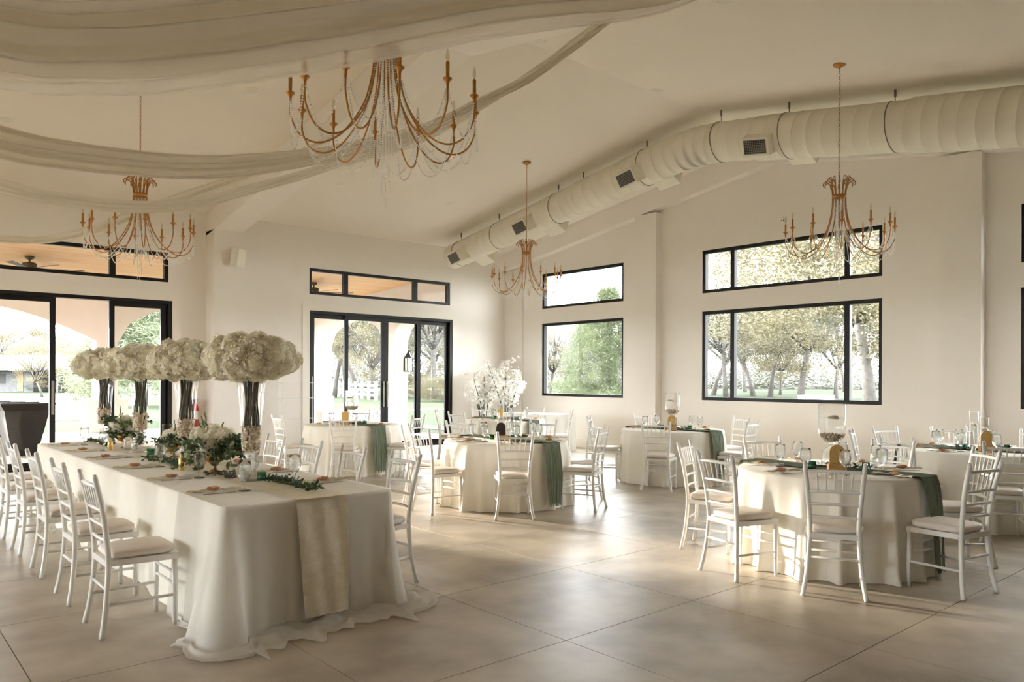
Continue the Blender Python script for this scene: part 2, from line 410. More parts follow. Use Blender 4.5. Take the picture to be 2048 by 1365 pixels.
window(D2[0], D2[1]-.06, ZT0, ZT1, [(7.88, 7.98), (9.63, 9.73)], 'x', YF+.03, 'black framed transom above the closed glass door')
window(D0[0], D0[1]-.06, ZT0, ZT1, [], 'x', YF+.03, 'black framed transom out of view')
for (a, b_), mul, nm in ((WA, [], 'single pane window near the room corner'), (WB, [(5.79, 5.88), (7.94, 8.025)], 'wide three pane window'), (WC, [], 'window at the edge of the picture')):
    window(a, b_, ZL0, ZL1, mul, 'y', XR+.03, 'black framed lower ' + nm)
    window(a, b_, ZU0, ZU1, mul, 'y', XR+.03, 'black framed upper ' + nm)
for a, b_ in LH: window(a, b_, 0.15, 3.6, [((a+b_)/2-.04, (a+b_)/2+.04)], 'y', XL-.12, 'black framed glazing of the unseen wall')
for a, b_ in FH: window(a, b_, 0.1, ZD, [], 'x', YB-.12, 'black framed glazing behind the viewer')
def slide_door(n, u0, u1, panels, centre, label, handle=True):
    t = thing('door_%d' % n, label, None, kind='structure')
    bars(MB(), [(u0, u0+.07, 0, ZD), (u1-.07, u1, 0, ZD), (u0+.07, u1-.07, ZD-.06, ZD), (u0+.07, u1-.07, -.02, .03)], YF-.01, YF+.15, 'x').build('door_frame', M['black'], t)
    bars(MB(), [(u0-.15, u0, 0, ZD+.15), (u1, u1+.15, 0, ZD+.15), (u0, u1, ZD, ZD+.15)], YF-.022, YF+.005, 'x').build('casing', M['trim'], t)
    for a, b_, dy, hs in panels:
        p = bars(MB(), frame_rects(a, b_, .03, ZD-.06, .085, .085, .1), YF+.02+dy, YF+.065+dy, 'x').build('door_panel', M['black'], t)
        bars(MB(), [(a+.085, b_-.085, .13, ZD-.145)], YF+.038+dy, YF+.046+dy, 'x').build('pane', M['glass'], p)
        if hs:
            x = a+.042 if hs < 0 else b_-.042
            MB().box(x-.018, x+.018, YF-.03+dy, YF-.012+dy, .9, 1.45).box(x-.012, x+.012, YF-.02+dy, YF+.02+dy, .93, .96).box(x-.012, x+.012, YF-.02+dy, YF+.02+dy, 1.39, 1.42).build('handle', M['grille'], p)
    return t
slide_door(1, D1[0], D1[1], [(.9, 1.79, .05, 0), (1.70, 2.61, 0, 1), (3.42, 4.36, .05, 0), (3.41, 4.33, 0, 0)], 2.56, 'black sliding glass door with one panel slid open')
slide_door(2, D2[0], D2[1], [(7.15, 8.01, .05, 0), (7.9, 8.873, 0, 1), (8.877, 9.81, 0, -1), (9.7, 10.62, .05, 0)], 8.875, 'black four panel sliding glass door, closed')
slide_door(3, D0[0], D0[1], [(-6.13, -4.4, .05, 0), (-4.4, -2.67, 0, 0)], -4.4, 'black sliding glass door out of view')

# ================================================================== PORCH AND GROUNDS
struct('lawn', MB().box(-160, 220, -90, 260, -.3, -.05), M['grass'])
struct('porch_floor', MB().box(-9, 12.4, YF+.14, 24.3, -.25, -.02), M['porchfloor'])
def pz(y): return 4.3 - .049*(y-14.5)
struct('porch_ceiling', MB().hexa([(-9, YF+.2, pz(YF+.2)), (12.3, YF+.2, pz(YF+.2)), (12.3, 24.2, pz(24.2)), (-9, 24.2, pz(24.2)),
                                   (-9, YF+.2, 4.5), (12.3, YF+.2, 4.5), (12.3, 24.2, 4.5), (-9, 24.2, 4.5)]), M['cedar'])
def arch_block(mb, u0, u1, spring, apex, top, d0, d1, axis, n=20):
    """wall part above an arched opening from u0 to u1"""
    hs = (u1-u0)/2; uc = (u0+u1)/2
    def z(u):
        t = max(0, 1-((u-uc)/hs)**2); return spring + (apex-spring)*sqrt(t) if apex-spring > .3*hs else spring + (apex-spring)*(1-((u-uc)/hs)**2)
    for q in range(n):
        a = u0+(u1-u0)*q/n; b_ = u0+(u1-u0)*(q+1)/n
        if axis == 'x': mb.hexa([(a, d0, z(a)), (b_, d0, z(b_)), (b_, d1, z(b_)), (a, d1, z(a)), (a, d0, top), (b_, d0, top), (b_, d1, top), (a, d1, top)])
        else: mb.hexa([(d0, a, z(a)), (d1, a, z(a)), (d1, b_, z(b_)), (d0, b_, z(b_)), (d0, a, top), (d1, a, top), (d1, b_, top), (d0, b_, top)])
mb = MB()
arch_block(mb, -1.8, 5.29, 2.53, 3.5, 4.4, 23.7, 24.2, 'x')
arch_block(mb, 5.85, 11.8, 2.5, 3.75, 4.4, 23.7, 24.2, 'x')
arch_block(mb, -9.0, -2.36, 2.53, 3.5, 4.4, 23.7, 24.2, 'x')
for a, b_ in ((5.29, 5.85), (-2.36, -1.8), (11.8, 12.33)): mb.box(a, b_, 23.7, 24.2, -.1, 4.4).box(a-.24, b_+.24, 23.6, 24.3, -.1, .9)
struct('wall_porch_front', mb, M['stucco'])
mb = MB()
arch_block(mb, 19.25, 23.3, 2.6, 3.36, 4.4, 11.8, 12.33, 'y')
arch_block(mb, 14.75, 18.72, 2.6, 3.36, 4.4, 11.8, 12.33, 'y')
for a, b_ in ((18.72, 19.25), (14.5, 14.75), (23.3, 23.7)): mb.box(11.8, 12.33, a, b_, -.1, 4.4)
mb.box(11.95, 12.2, 19.25, 23.3, -.1, .42).box(11.85, 12.3, 19.25, 23.3, .42, .5)
struct('wall_porch_side', mb, M['stucco'])
def fan(loc, label, rz):
    t = thing('ceiling_fan', label, 'ceiling fan', loc, rz, 'porch ceiling fans')
    MB().lathe([(.0, 0), (.09, 0), (.085, -.05), (.03, -.07), (.02, -.075), (.02, -.14), (.03, -.14)], 14).build('downrod', M['bronze'], t, True)
    MB().lathe([(.0, -.13), (.10, -.13), (.14, -.15), (.14, -.30), (.12, -.33), (.0, -.34)], 18).build('motor', M['bronze'], t, True)
    for q in range(8):
        o = MB().hexa([(.12, -.03, -.265), (1.05, -.07, -.28), (1.05, .07, -.255), (.12, .03, -.255), (.12, -.03, -.257), (1.05, -.07, -.272), (1.05, .07, -.247), (.12, .03, -.247)]).build('blade', M['planter'], t)
        o.rotation_euler = (0, 0, 2*pi*q/8)
fan((2.96, 19, pz(19)), 'bronze ceiling fan seen through the transom of the open door', .3)
fan((9.5, 19, pz(19)), 'bronze ceiling fan at the edge of the closed door transom', .1)
def planter(loc, label):
    t = thing('planter', label, 'planter', loc, 0.1, 'dark planters on the porch')
    mb = MB()
    rings = [(.2, 0), (.24, .15), (.33, .6), (.38, .88), (.46, 1.0), (.47, 1.03), (.42, 1.03), (.36, .95)]
    for r_, z in rings: mb.v += [(-r_, -r_, z), (r_, -r_, z), (r_, r_, z), (-r_, r_, z)]
    for q in range(len(rings)-1):
        for j in range(4): mb.f.append((q*4+j, q*4+(j+1) % 4, q*4+4+(j+1) % 4, q*4+4+j))
    mb.f.append((3, 2, 1, 0)); mb.build('pot', M['planter'], t)
    MB().prism([(-.37, -.37), (.37, -.37), (.37, .37), (-.37, .37)], .90, .94).build('soil', M['stem'], t)
planter((2.62, 17.6, -.02), 'dark flared square planter standing on the porch')
planter((2.30, 18.9, -.02), 'dark flared planter half hidden behind the other planter')
t = thing('wall_lantern', 'black outdoor lantern mounted on the porch pier', 'lantern', (12.28, 18.62, 1.72))
MB().box(-.09, .09, -.09, .09, .38, .41).lathe([(.13, .41), (.04, .55), (.02, .6), (.0, .6)], 4).box(-.1, .1, -.1, .1, 0, .02).build('cap', M['black'], t)
mb = MB()
for a in (-1, 1):
    for b_ in (-1, 1): mb.box(a*.085-.01, a*.085+.01, b_*.085-.01, b_*.085+.01, .02, .38)
mb.build('lantern_frame', M['black'], t); MB().box(-.07, .07, -.07, .07, .02, .38).build('lantern_glass', M['plastic'], t)
MB().box(-.02, .06, -.02, .02, .58, .62).build('bracket', M['black'], t)

# trees ------------------------------------------------------------
def crown_mesh(name, seed, m_, ncl, nl, pine=False):
    R = random.Random(seed); mb = MB()
    for q in range(ncl):
        while True:
            x, y, z = R.uniform(-1, 1), R.uniform(-1, 1), R.uniform(-1, 1)
            rr = x*x+y*y+z*z
            if rr < 1 and rr > .12: break
        if pine:
            z = R.uniform(-1, 1); w = (1.02-z)/2*.9+.05; a = R.uniform(0, 2*pi); r_ = w*sqrt(R.uniform(.15, 1)); x, y = r_*cos(a), r_*sin(a)
        c_ = Vector((x, y, z)); sp = R.uniform(.10, .2)
        for l in range(nl):
            d = Vector((R.gauss(0, 1), R.gauss(0, 1), R.gauss(0, .75))); p = c_ + d*sp*.55
            if pine:
                a = Vector((R.gauss(0, 1), R.gauss(0, 1), R.gauss(.3, .6))).normalized()*R.uniform(.028, .055); b_ = a.orthogonal().normalized()*.0045
            else:
                a = Vector((R.gauss(0, 1), R.gauss(0, 1), R.gauss(0, 1))).normalized()*R.uniform(.007, .014); b_ = a.orthogonal().normalized()*R.uniform(.0045, .009)
            mb.quad(p-a, p+b_, p+a, p-b_)
    return mb.mesh(name, m_)
def trunk_mesh(seed, h, lean=.0, spread=.7):
    """h: height of the trunk as a share of the tree's unit height"""
    R = random.Random(seed); mb = MB()
    top = Vector((lean, R.uniform(-.03, .03), h))
    mb.tube([(0, 0, -.02), (lean*.3, 0, h*.4), top], [.026, .018, .016], 8)
    for q in range(7):
        a = 2*pi*q/7 + R.uniform(-.3, .3); L = R.uniform(.25, .45)*spread
        e = top + Vector((cos(a)*L, sin(a)*L, R.uniform(.18, .42)))
        mid = (top+e)/2 + Vector((R.uniform(-.05, .05), R.uniform(-.05, .05), -.02))
        mb.tube([top-Vector((0, 0, .03)), mid, e], [.012, .008, .004], 6)
        for w in range(3):
            e2 = e + Vector((R.uniform(-.2, .2), R.uniform(-.2, .2), R.uniform(.0, .2))); mb.tube([mid, (mid+e2)/2, e2], [.009, .006, .003], 5)
    return mb.mesh('trunk', M['bark'], True)
CR = [crown_mesh('crown', 1, M['tleaf'], 190, 300), crown_mesh('crown', 2, M['tleaf2'], 150, 260), crown_mesh('crown', 3, M['tleaf'], 100, 230)]
PC = crown_mesh('crown', 5, M['pleaf'], 230, 200, True)
TK = [trunk_mesh(11, .33, .05), trunk_mesh(12, .38, -.08), trunk_mesh(13, .30, .12)]
def thicket_mesh():
    R = random.Random(77); mb = MB()
    for q in range(2600):
        a = R.uniform(0, 6.28); r_ = sqrt(R.uniform(0, 1)); z = R.uniform(-1, sqrt(1-r_*r_)*R.uniform(.6, 1)); p = Vector((r_*cos(a), r_*sin(a), z))
        u = Vector((R.gauss(0, 1), R.gauss(0, 1), R.gauss(0, 1))).normalized()*R.uniform(.03, .06); w = u.orthogonal().normalized()*R.uniform(.02, .04); mb.quad(p-u, p+w, p+u, p-w)
    return mb.mesh('foliage', M['tleaf2'])
CR.append(thicket_mesh())
PT = MB().tube([(0, 0, -.02), (0, 0, .5), (0, 0, .97)], [.03, .02, .004], 7).mesh('trunk', M['bark'], True)
CAMX, CAMY = .753, .6577
def ray_at(px, d):
    r_ = (px-1024)/1529.772
    return (r_*.7533+.6577)*d, (-r_*.6577+.7533)*d
def tree(px, d, h, w, kind, v, label, rz=0.0, group='trees in the grounds'):
    x, y = ray_at(px, d)
    t = thing({'oak': 'oak_tree', 'pine': 'pine_tree', 'bush': 'bush'}[kind], label, {'oak': 'tree', 'pine': 'tree', 'bush': 'bush'}[kind], (x, y, -.05), rz, group)
    if kind == 'pine':
        o = link('trunk', PT, t); o.scale = (h, h, h); o = link('crown', PC, t, (0, 0, h*.54)); o.scale = (w/2, w/2, h*.47)
    elif kind == 'bush':
        o = link('foliage', CR[v], t, (0, 0, h*.42)); o.scale = (w/2, w/2, h*.5)
    else:
        o = link('trunk', TK[v], t); o.scale = (h, h, h); o = link('crown', CR[v], t, (0, 0, h*.62)); o.scale = (w/2, w/2, h*.42)
    return t
T = [(1100, 64, 6.9, 9.5, 'oak', 0, 'broad oak with two stout trunks seen at the left of the corner window'),
     (1128, 72, 7.2, 11, 'oak', 1, 'grey oak behind the stout trunks in the corner window'),
     (1216, 38, 6.0, 6.4, 'pine', 0, 'soft bright pine filling the right of the corner window'),
     (1172, 52, 5.4, 5.6, 'pine', 0, 'smaller yellow-green pine between the oak and the big pine'),
     (1425, 78, 12, 13, 'oak', 2, 'slim leaning oak in the narrow left pane of the wide window'),
     (1452, 66, 11, 9, 'oak', 1, 'forked oak close to the left mullion of the wide window'),
     (1508, 74, 12, 10, 'oak', 2, 'thin dark oak left of centre in the wide window'),
     (1540, 70, 10.5, 11, 'oak', 1, 'tall straight-trunked oak in the middle of the wide window'),
     (1560, 82, 8, 9, 'oak', 0, 'small round oak beyond the straight trunk in the wide window'),
     (1600, 58, 12.5, 17, 'oak', 0, 'large golden oak crown filling the centre of the wide window'),
     (1672, 66, 9, 10, 'oak', 2, 'young oak beside the right mullion of the wide window'),
     (1745, 34, 13.5, 15, 'oak', 0, 'big near oak with a thick trunk in the right pane of the wide window'),
     (1830, 48, 12, 14, 'oak', 1, 'dense oak hidden beyond the wall pier'), (1490, 100, 13, 22, 'oak', 1, 'far grey oak on the left horizon of the wide window'),
     (1690, 104, 14, 24, 'oak', 1, 'far grey oak on the right horizon of the wide window'), (1180, 98, 7.5, 16, 'oak', 1, 'far hazy oak behind the pines'),
     (668, 62, 10, 11, 'oak', 1, 'dark oak behind the white fence in the first door panel'),
     (715, 74, 14, 10, 'oak', 2, 'bare spreading oak rising over the fence in the second door panel'),
     (742, 58, 7.5, 7, 'oak', 0, 'low yellow-green oak behind the end of the fence'),
     (838, 66, 11, 9, 'oak', 2, 'oak half hidden by the porch pier'),
     (868, 60, 11, 11, 'oak', 1, 'tall dark oak in the last panel of the closed door'),
     (900, 74, 12, 12, 'oak', 0, 'oak behind the right jamb of the closed door'),
     (805, 92, 12, 20, 'oak', 1, 'far oak behind the porch pier'), (690, 100, 11, 20, 'oak', 1, 'far oak behind the white fence'),
     (285, 42, 9.5, 8.5, 'pine', 0, 'tall soft pine in the rightmost panel of the open door'),
     (330, 60, 9, 9, 'oak', 1, 'oak beyond the pine in the open door'),
     (85, 60, 4.4, 5.5, 'oak', 2, 'small multi-stemmed tree on the lawn before the low house'),
     (15, 118, 11, 16, 'oak', 2, 'tree rising over the roof of the low house'), (75, 124, 10, 14, 'oak', 0, 'rounded tree behind the house roof beside the door stile'),
     (180, 120, 9.5, 9, 'oak', 2, 'sparse tree beyond the house, close to the porch pier'),
     (-397, 35.2, 11, 12, 'oak', 0, 'oak out of view whose crown dapples the low sun'), (-330, 41, 12, 12, 'oak', 0, 'second oak out of view before the low sun'),
     (1985, 21, 11, 13, 'oak', 0, 'added unseen oak shading the window at the picture edge'),  # unseen oak added to cut sky light through the edge window
     (128, 96, 6.5, 12, 'oak', 0, 'tan leaved tree seen under the carport roof'), (165, 92, 5, 8, 'oak', 1, 'hazy small tree at the right end of the carport')]
for q, px in enumerate((1040, 1110, 1180, 1250, 1400, 1465, 1530, 1595, 1660, 1725, 1790, 640, 700, 760, 830, 890, 250, 320, 30, 110)):
    o = tree(px, 135+7*(q % 3), 4.4+.9*(q % 4), 15, 'bush', 3, 'hazy thicket on the horizon seen ' + ['at the left of the corner window', 'left of centre in the corner window', 'right of centre in the corner window', 'at the right of the corner window', 'in the left pane of the wide window', 'behind the left mullion of the wide window', 'left of the middle of the wide window', 'in the middle of the wide window', 'behind the right mullion of the wide window', 'in the right pane of the wide window', 'beyond the wide window', 'in the first panel of the closed door', 'in the second panel of the closed door', 'at the centre of the closed door', 'in the third panel of the closed door', 'in the last panel of the closed door', 'in the rightmost panel of the open door', 'beside the jamb of the open door', 'behind the low house', 'behind the carport'][q], q*.7, 'thicket on the horizon'); o.name = 'distant_thicket'
for q, a in enumerate(T): tree(*a, rz=q*1.3)
B = [(70, 80, 1.5, 2.6, 'bush', 1, 'clipped dark bush at the corner of the low house'), (120, 84, 1.9, 4, 'bush', 1, 'dark bush under the carport roof'),
     (142, 80, 1.3, 3.2, 'bush', 1, 'low dark bush right of the carport bush'), (163, 78, 1.8, 3.4, 'bush', 0, 'tan bush beside the porch pier'),
     (868, 52, 2.0, 3.2, 'bush', 0, 'round pale bush in the last panel of the closed door'), (845, 64, 2.4, 4, 'bush', 0, 'yellow-green bush next to the porch pier')]
for q, a in enumerate(B): tree(*a, rz=q*.9, group='bushes in the grounds')
# low house beyond the lawn
yaw = -radians(41.123)
hx, hy = ray_at(20, 80)
t = thing('low_house', 'long low white house with mauve shingle roof beyond the lawn', 'house', (hx, hy, -.05), yaw-.25)
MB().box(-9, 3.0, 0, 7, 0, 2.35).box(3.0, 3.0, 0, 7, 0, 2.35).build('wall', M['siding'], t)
mb = MB(); x0, x1 = -10, 10.5
mb.v += [(x0, -.8, 2.2), (x1, -.8, 2.2), (x1, 7.8, 2.2), (x0, 7.8, 2.2), (x0, 3.5, 3.95), (x1, 3.5, 3.95), (x0, -.8, 2.35), (x1, -.8, 2.35)]
mb.f += [(0, 1, 7, 6), (6, 7, 5, 4), (2, 3, 4, 5), (0, 3, 2, 1), (0, 6, 4, 3), (1, 2, 5, 7)]
mb.build('roof', M['shingle'], t)
mb = MB(); mb.v += [(-4.2, -1.6, 2.25), (1.6, -1.6, 2.25), (-1.3, -1.6, 3.5), (-4.2, 2.5, 2.25), (1.6, 2.5, 2.25), (-1.3, 2.5, 3.5)]
mb.f += [(0, 1, 2), (1, 4, 5, 2), (0, 2, 5, 3), (0, 3, 4, 1)]; mb.build('gable', M['siding'], t)
MB().box(1.0, 1.75, -.06, .0, .1, 2.1).build('house_door', M['doorwood'], t); MB().box(-2.2, -.6, -.05, 0, .9, 1.9).build('window', M['dark'], t)
for x in (6.5, 10.2): MB().box(x-.1, x+.1, -.5, -.3, 0, 2.2).build('post', M['siding'], t)
# white rail fence
t = thing('rail_fence', 'white three rail fence across the lawn in the closed door', 'fence')
ax, ay = ray_at(640, 74); bx, by = ray_at(752, 55)
nP = 11
for q in range(nP):
    f = q/(nP-1); x, y = ax+(bx-ax)*f, ay+(by-ay)*f
    MB().box(x-.08, x+.08, y-.08, y+.08, -.05, 1.22).box(x-.1, x+.1, y-.1, y+.1, 1.22, 1.27).build('post', M['fence'], t)
for z in (.3, .65, 1.0): MB().tube([(ax, ay, z), (bx, by, z)], .085, 4).build('rail', M['fence'], t)
x, y = ray_at(1632, 46)
tag(MB().box(x-.75, x+.75, y-.75, y+.75, -.05, .55).box(x-.78, x+.78, y-.78, y+.78, .55, .62).build('utility_box', M['whitebox']), 'plain white box standing on the lawn beyond the wide window', 'box')
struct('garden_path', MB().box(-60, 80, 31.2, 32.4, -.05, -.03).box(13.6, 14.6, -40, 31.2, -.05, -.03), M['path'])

# ================================================================== CEILING FIXTURES
t = thing('air_duct', 'long cream spiral air duct hung below the ridge along the wall', 'duct')
DX = 10.2
def dz(y): return 5.257-.162*(sqrt((y-7.2)**2+.12)-.1)
secs = [(-.5, 3.95, .345), (3.95, 6.1, .322), (6.1, 7.9, .302), (7.9, 9.7, .298), (9.7, 11.9, .28), (11.9, 13.65, .266)]
for a, b_, r_ in secs:
    pts, rs = [], []
    n = int((b_-a)/.2)
    for q in range(n+1):
        y = a+(b_-a)*q/n
        for dy, dr in ((-.009, 0), (-.004, .004), (.004, .004), (.009, 0)):
            yy = min(max(y+dy, a), b_); pts.append((DX, yy, dz(yy))); rs.append(r_+dr)
    pts2, rs2 = [pts[0]], [rs[0]]
    for p, q in zip(pts[1:], rs[1:]):
        if p[1]-pts2[-1][1] > 1e-4: pts2.append(p); rs2.append(q)
    MB().tube(pts2, rs2, 36).build('duct_section', M['duct'], t, True)
    MB().tube([(DX, a, dz(a)), (DX, a+.05, dz(a+.05))], r_+.012, 36).build('coupling', M['duct'], t, True)
MB().tube([(DX, 13.63, dz(13.63)), (DX, 13.69, dz(13.69)), (DX, 13.72, dz(13.72))], [.266, .262, .2], 36).build('end_cap', M['duct'], t, True)
for side, ys in ((-1, (5.95, 8.35, 11.0, 13.1)), (1, (5.6, 8.05, 10.75, 12.9))):
    for y in ys:
        sl = .162 if y < 7.2 else -.162
        v = MB().hexa([(side*.0, -.2, -.15), (side*.48, -.2, -.13), (side*.48, .2, -.13), (side*.0, .2, -.15), (side*.0, -.2, .15), (side*.48, -.2, .13), (side*.48, .2, .13), (side*.0, .2, .15)][::1] if side > 0 else
                      [(-.48, -.2, -.13), (0, -.2, -.15), (0, .2, -.15), (-.48, .2, -.13), (-.48, -.2, .13), (0, -.2, .15), (0, .2, .15), (-.48, .2, .13)]).build('vent', M['duct'], t)
        v.location = (DX, y, dz(y)); v.rotation_euler = (math.atan(sl), side*radians(28), 0)
        x = side*.481
        MB().box(min(x, x+side*.004), max(x, x+side*.004), -.165, .165, -.1, .1).build('vent_mouth', M['dark'], v)
        mb = MB()
        for q in range(9): z = -.095+q*.0237; mb.box(min(x, x+side*.012), max(x, x+side*.012), -.165, .165, z-.003, z+.003)
        for q in range(13): yy = -.165+q*.0275; mb.box(min(x, x+side*.010), max(x, x+side*.010), yy-.003, yy+.003, -.1, .1)
        mb.build('vent_grille', M['grille'], v)
for y in (4.19, 5.66, 6.79, 8.24, 9.71, 10.36, 12.1, 13.39, 2.6):
    MB().tube([(DX, y, dz(y)+.2), (DX, y, cz(y))], .006, 6).tube([(DX, y, cz(y)-.09), (DX, y, cz(y))], .016, 6).build('hanger', M['wire'], t)
    r_ = [s_[2] for s_ in secs if s_[0] <= y <= s_[1]][0]+.007
    MB().tube([(DX+r_*cos(2*pi*q/36), y, dz(y)+r_*sin(2*pi*q/36)) for q in range(36)], .006, 5, closed=True).build('hanger_strap', M['wire'], t)
# recessed lights
sl = math.atan(SL)
for x, y, lab in ((4.03, 9.83, 'above the hanging drapes'), (6.5, 6.95, 'at the ridge beside the drape end'), (8.88, 6.99, 'at the ridge near the duct'), (6.59, 4.37, 'at the top edge of the picture'),
                  (6.53, 12.1, 'below the large chandelier'), (8.89, 12.1, 'near the start of the duct'), (1.6, 12.1, 'at the left edge of the picture')):
    t = thing('recessed_light', 'round white recessed ceiling light ' + lab, 'ceiling light', (x, y, cz(y)), 0, 'recessed ceiling lights')
    t.rotation_euler = (-sl if y > RY else sl, 0, 0)
    MB().lathe([(.075, -.002), (.095, -.008), (.10, -.004), (.10, .0)], 24).build('light_trim', M['trim'], t, True)
    MB().lathe([(.0, -.001), (.06, -.001), (.075, -.003)], 24).build('lens', M['plastic'], t, True)
# chandeliers
GRID = {}
def bead_line(pts, step=.0165, r_=.0070):
    mb = MB(); pts = [Vector(p) for p in pts]; acc = 0
    for a, b_ in zip(pts, pts[1:]):
        L = (b_-a).length; d = step-acc if acc else 0
        while d < L: mb.octa(a.lerp(b_, d/L), r_); d += step
        acc = L-(d-step)
    return mb
def bez(p0, p1, p2, n=14):
    p0, p1, p2 = Vector(p0), Vector(p1), Vector(p2)
    return [(1-t_)**2*p0+2*t_*(1-t_)*p1+t_*t_*p2 for t_ in [q/n for q in range(n+1)]]
def spline(pts, sub=6):
    P = [Vector(p) for p in pts]; out = []
    for q in range(len(P)-1):
        a, b_, c_, d = P[max(q-1, 0)], P[q], P[q+1], P[min(q+2, len(P)-1)]
        for s_ in range(sub):
            u = s_/sub
            out.append(.5*((2*b_)+(c_-a)*u+(2*a-5*b_+4*c_-d)*u*u+(3*b_-a-3*c_+d)*u**3))
    return out+[P[-1]]
def make_chandelier(label, loc):
    t = thing('chandelier', label, 'chandelier', loc, 0.1, 'gold crystal chandeliers')   # origin at the ring, z 3.70
    H = cz(loc[1])-3.70
    MB().lathe([(0, H), (.075, H), (.07, H-.015), (.03, H-.035), (.008, H-.045), (.008, H-.06)], 20).build('canopy', M['gold'], t, True)
    mb = MB(); z = H-.05; q = 0
    while z > .24:
        ax_ = (1, 0) if q % 2 else (0, 1)
        mb.tube([(ax_[0]*.009*cos(a), ax_[1]*.009*cos(a), z-.019+.021*sin(a)) for a in [2*pi*e/8 for e in range(8)]], .0028, 4, closed=True)
        z -= .031; q += 1
    mb.build('chain', M['gold'], t)
    MB().tube([(0, 0, .25), (0, 0, -.05)], .008, 8).lathe([(.065, -.02), (.08, -.02), (.08, .02), (.065, .02), (.065, -.02)], 24).build('ring', M['gold'], t, True)
    N = 12
    armp = spline([(.074, 0, 0), (.085, 0, -.18), (.14, 0, -.40), (.27, 0, -.60), (.41, 0, -.685), (.53, 0, -.655), (.595, 0, -.545), (.60, 0, -.45)], 5)
    armm = MB().tube(armp, .006, 6).mesh('arm', M['gold'], True)
    curl = MB().tube(spline([(.074, 0, 0), (.08, 0, .08), (.105, 0, .15), (.15, 0, .185), (.178, 0, .16), (.172, 0, .13)], 4), [.006]*20+[.004], 6)
    curl.tube(spline([(.084, 0, .10), (.088, 0, .18), (.10, 0, .225), (.125, 0, .225), (.13, 0, .20)], 4), .0045, 6)
    curlm = curl.mesh('scroll', M['gold'], True)
    cupm = MB().lathe([(.0, -.46), (.009, -.455), (.009, -.42), (.015, -.405), (.027, -.395), (.029, -.387), (.011, -.38)], 12, (.60, 0, 0)).mesh('cup', M['gold'], True)
    sleevem = MB().lathe([(.011, -.385), (.012, -.295), (.008, -.285), (.0, -.285)], 10, (.60, 0, 0)).mesh('candle_sleeve', M['gold'], True)
    bulbm = MB().lathe([(.005, -.285), (.012, -.262), (.010, -.235), (.004, -.212), (.0, -.205)], 8, (.60, 0, 0)).mesh('bulb', M['bulb'], True)
    swag = bead_line(bez((.60, 0, -.42), (.60*cos(pi/N)*1.02, .60*sin(pi/N)*1.02, -.98), (.60*cos(2*pi/N), .60*sin(2*pi/N), -.42))).mesh('bead_swag', M['bead'])
    inner = bead_line(spline([(.07, 0, -.02), (.11, 0, -.32), (.20, 0, -.58), (.36, .04, -.78), (.50, .02, -.72), (.60, 0, -.43)], 5)).mesh('bead_strand', M['bead'])
    for q in range(N):
        a = 2*pi*q/N
        o = link('arm', armm, t); o.rotation_euler = (0, 0, a)
        for nm, me in (('cup', cupm), ('candle_sleeve', sleevem), ('bulb', bulbm)): link(nm, me, o)
        for nm, me in (('scroll', curlm), ('bead_swag', swag), ('bead_strand', inner)):
            s_ = link(nm, me, t); s_.rotation_euler = (0, 0, a)
    for q, (r_, L) in enumerate([(0, 1.0), (.028, .86), (.028, .93), (.028, .80), (.028, .88)]):
        a = 2*pi*q/4; x, y = r_*cos(a), r_*sin(a)
        bead_line([(x, y, -.03), (x, y, -L)], .015, .0065).octa((x, y, -L-.02), .012).tube([(x, y, -L-.03), (x, y, -L-.075)], [.006, .003], 5).build('bead_drop', M['bead'], t)
    for q in range(8):
        a = 2*pi*q/8+.2
        bead_line([(.06*cos(a), .06*sin(a), -.02), (.05*cos(a), .05*sin(a), -.74)], .015, .0058).build('bead_drop', M['bead'], t)
    return t
ch0 = make_chandelier('nearest gold chandelier with crystal bead swags, partly behind the big drape', (2.66, 4.31, 3.70))
copy_tree(ch0, (2.67, 9.86, 3.70), .35, 'gold chandelier hanging over the far end of the long table, crossed by a drape')
copy_tree(ch0, (8.93, 9.86, 3.70), .2, 'smallest looking gold chandelier in front of the corner window')
copy_tree(ch0, (8.93, 4.31, 3.70), .5, 'gold chandelier hanging in front of the wide window')

# ceiling drapes
def drape(label, cen, wid, folds, seed, lean=.35, m_='drape', w0=False):
    """cen: centre line points; wid: width at each; pleated cloth ribbon"""
    R = random.Random(seed); P = spline(cen, 10); n = len(P)-1
    Wd = spline([(w, 0, 0) for w in wid], 10)
    ph = [R.uniform(0, 6.28) for _ in range(8)]
    def fn(u, v):
        q = min(int(round(u*n)), n); p = P[q]; w = Wd[q].x
        a = P[max(q-1, 0)]; b_ = P[min(q+1, n)]; tg = (b_-a); tg.z = 0; tg.normalize(); nr = Vector((-tg.y, tg.x, 0))
        s_ = v-.5
        off = Vector((0, 0, 1))*s_*w*.92 + nr*s_*w*lean
        pl = 0
        for e in range(5): pl += sin(v*(folds*(1+.37*e))*2*pi/2 + ph[e] + u*(1.5+e)*1.2)/(1+.6*e)
        off += nr*pl*min(w, .4)*.11 + Vector((0, 0, 1))*sin(v*folds*2.1*pi+ph[6]+u*3)*w*.012
        return p+off
    v0 = .22 if w0 else 0
    o = tag(MB().grid(lambda u, v: fn(u, v0+v*(1-v0)), n, 44).build('ceiling_drape', M[m_], None, True), label, 'drape', 'sheer ceiling drapes')
    if w0: MB().grid(lambda u, v: fn(u, v*.225), n, 12).build('sheer_edge', M['voile'], o, True)
    return o
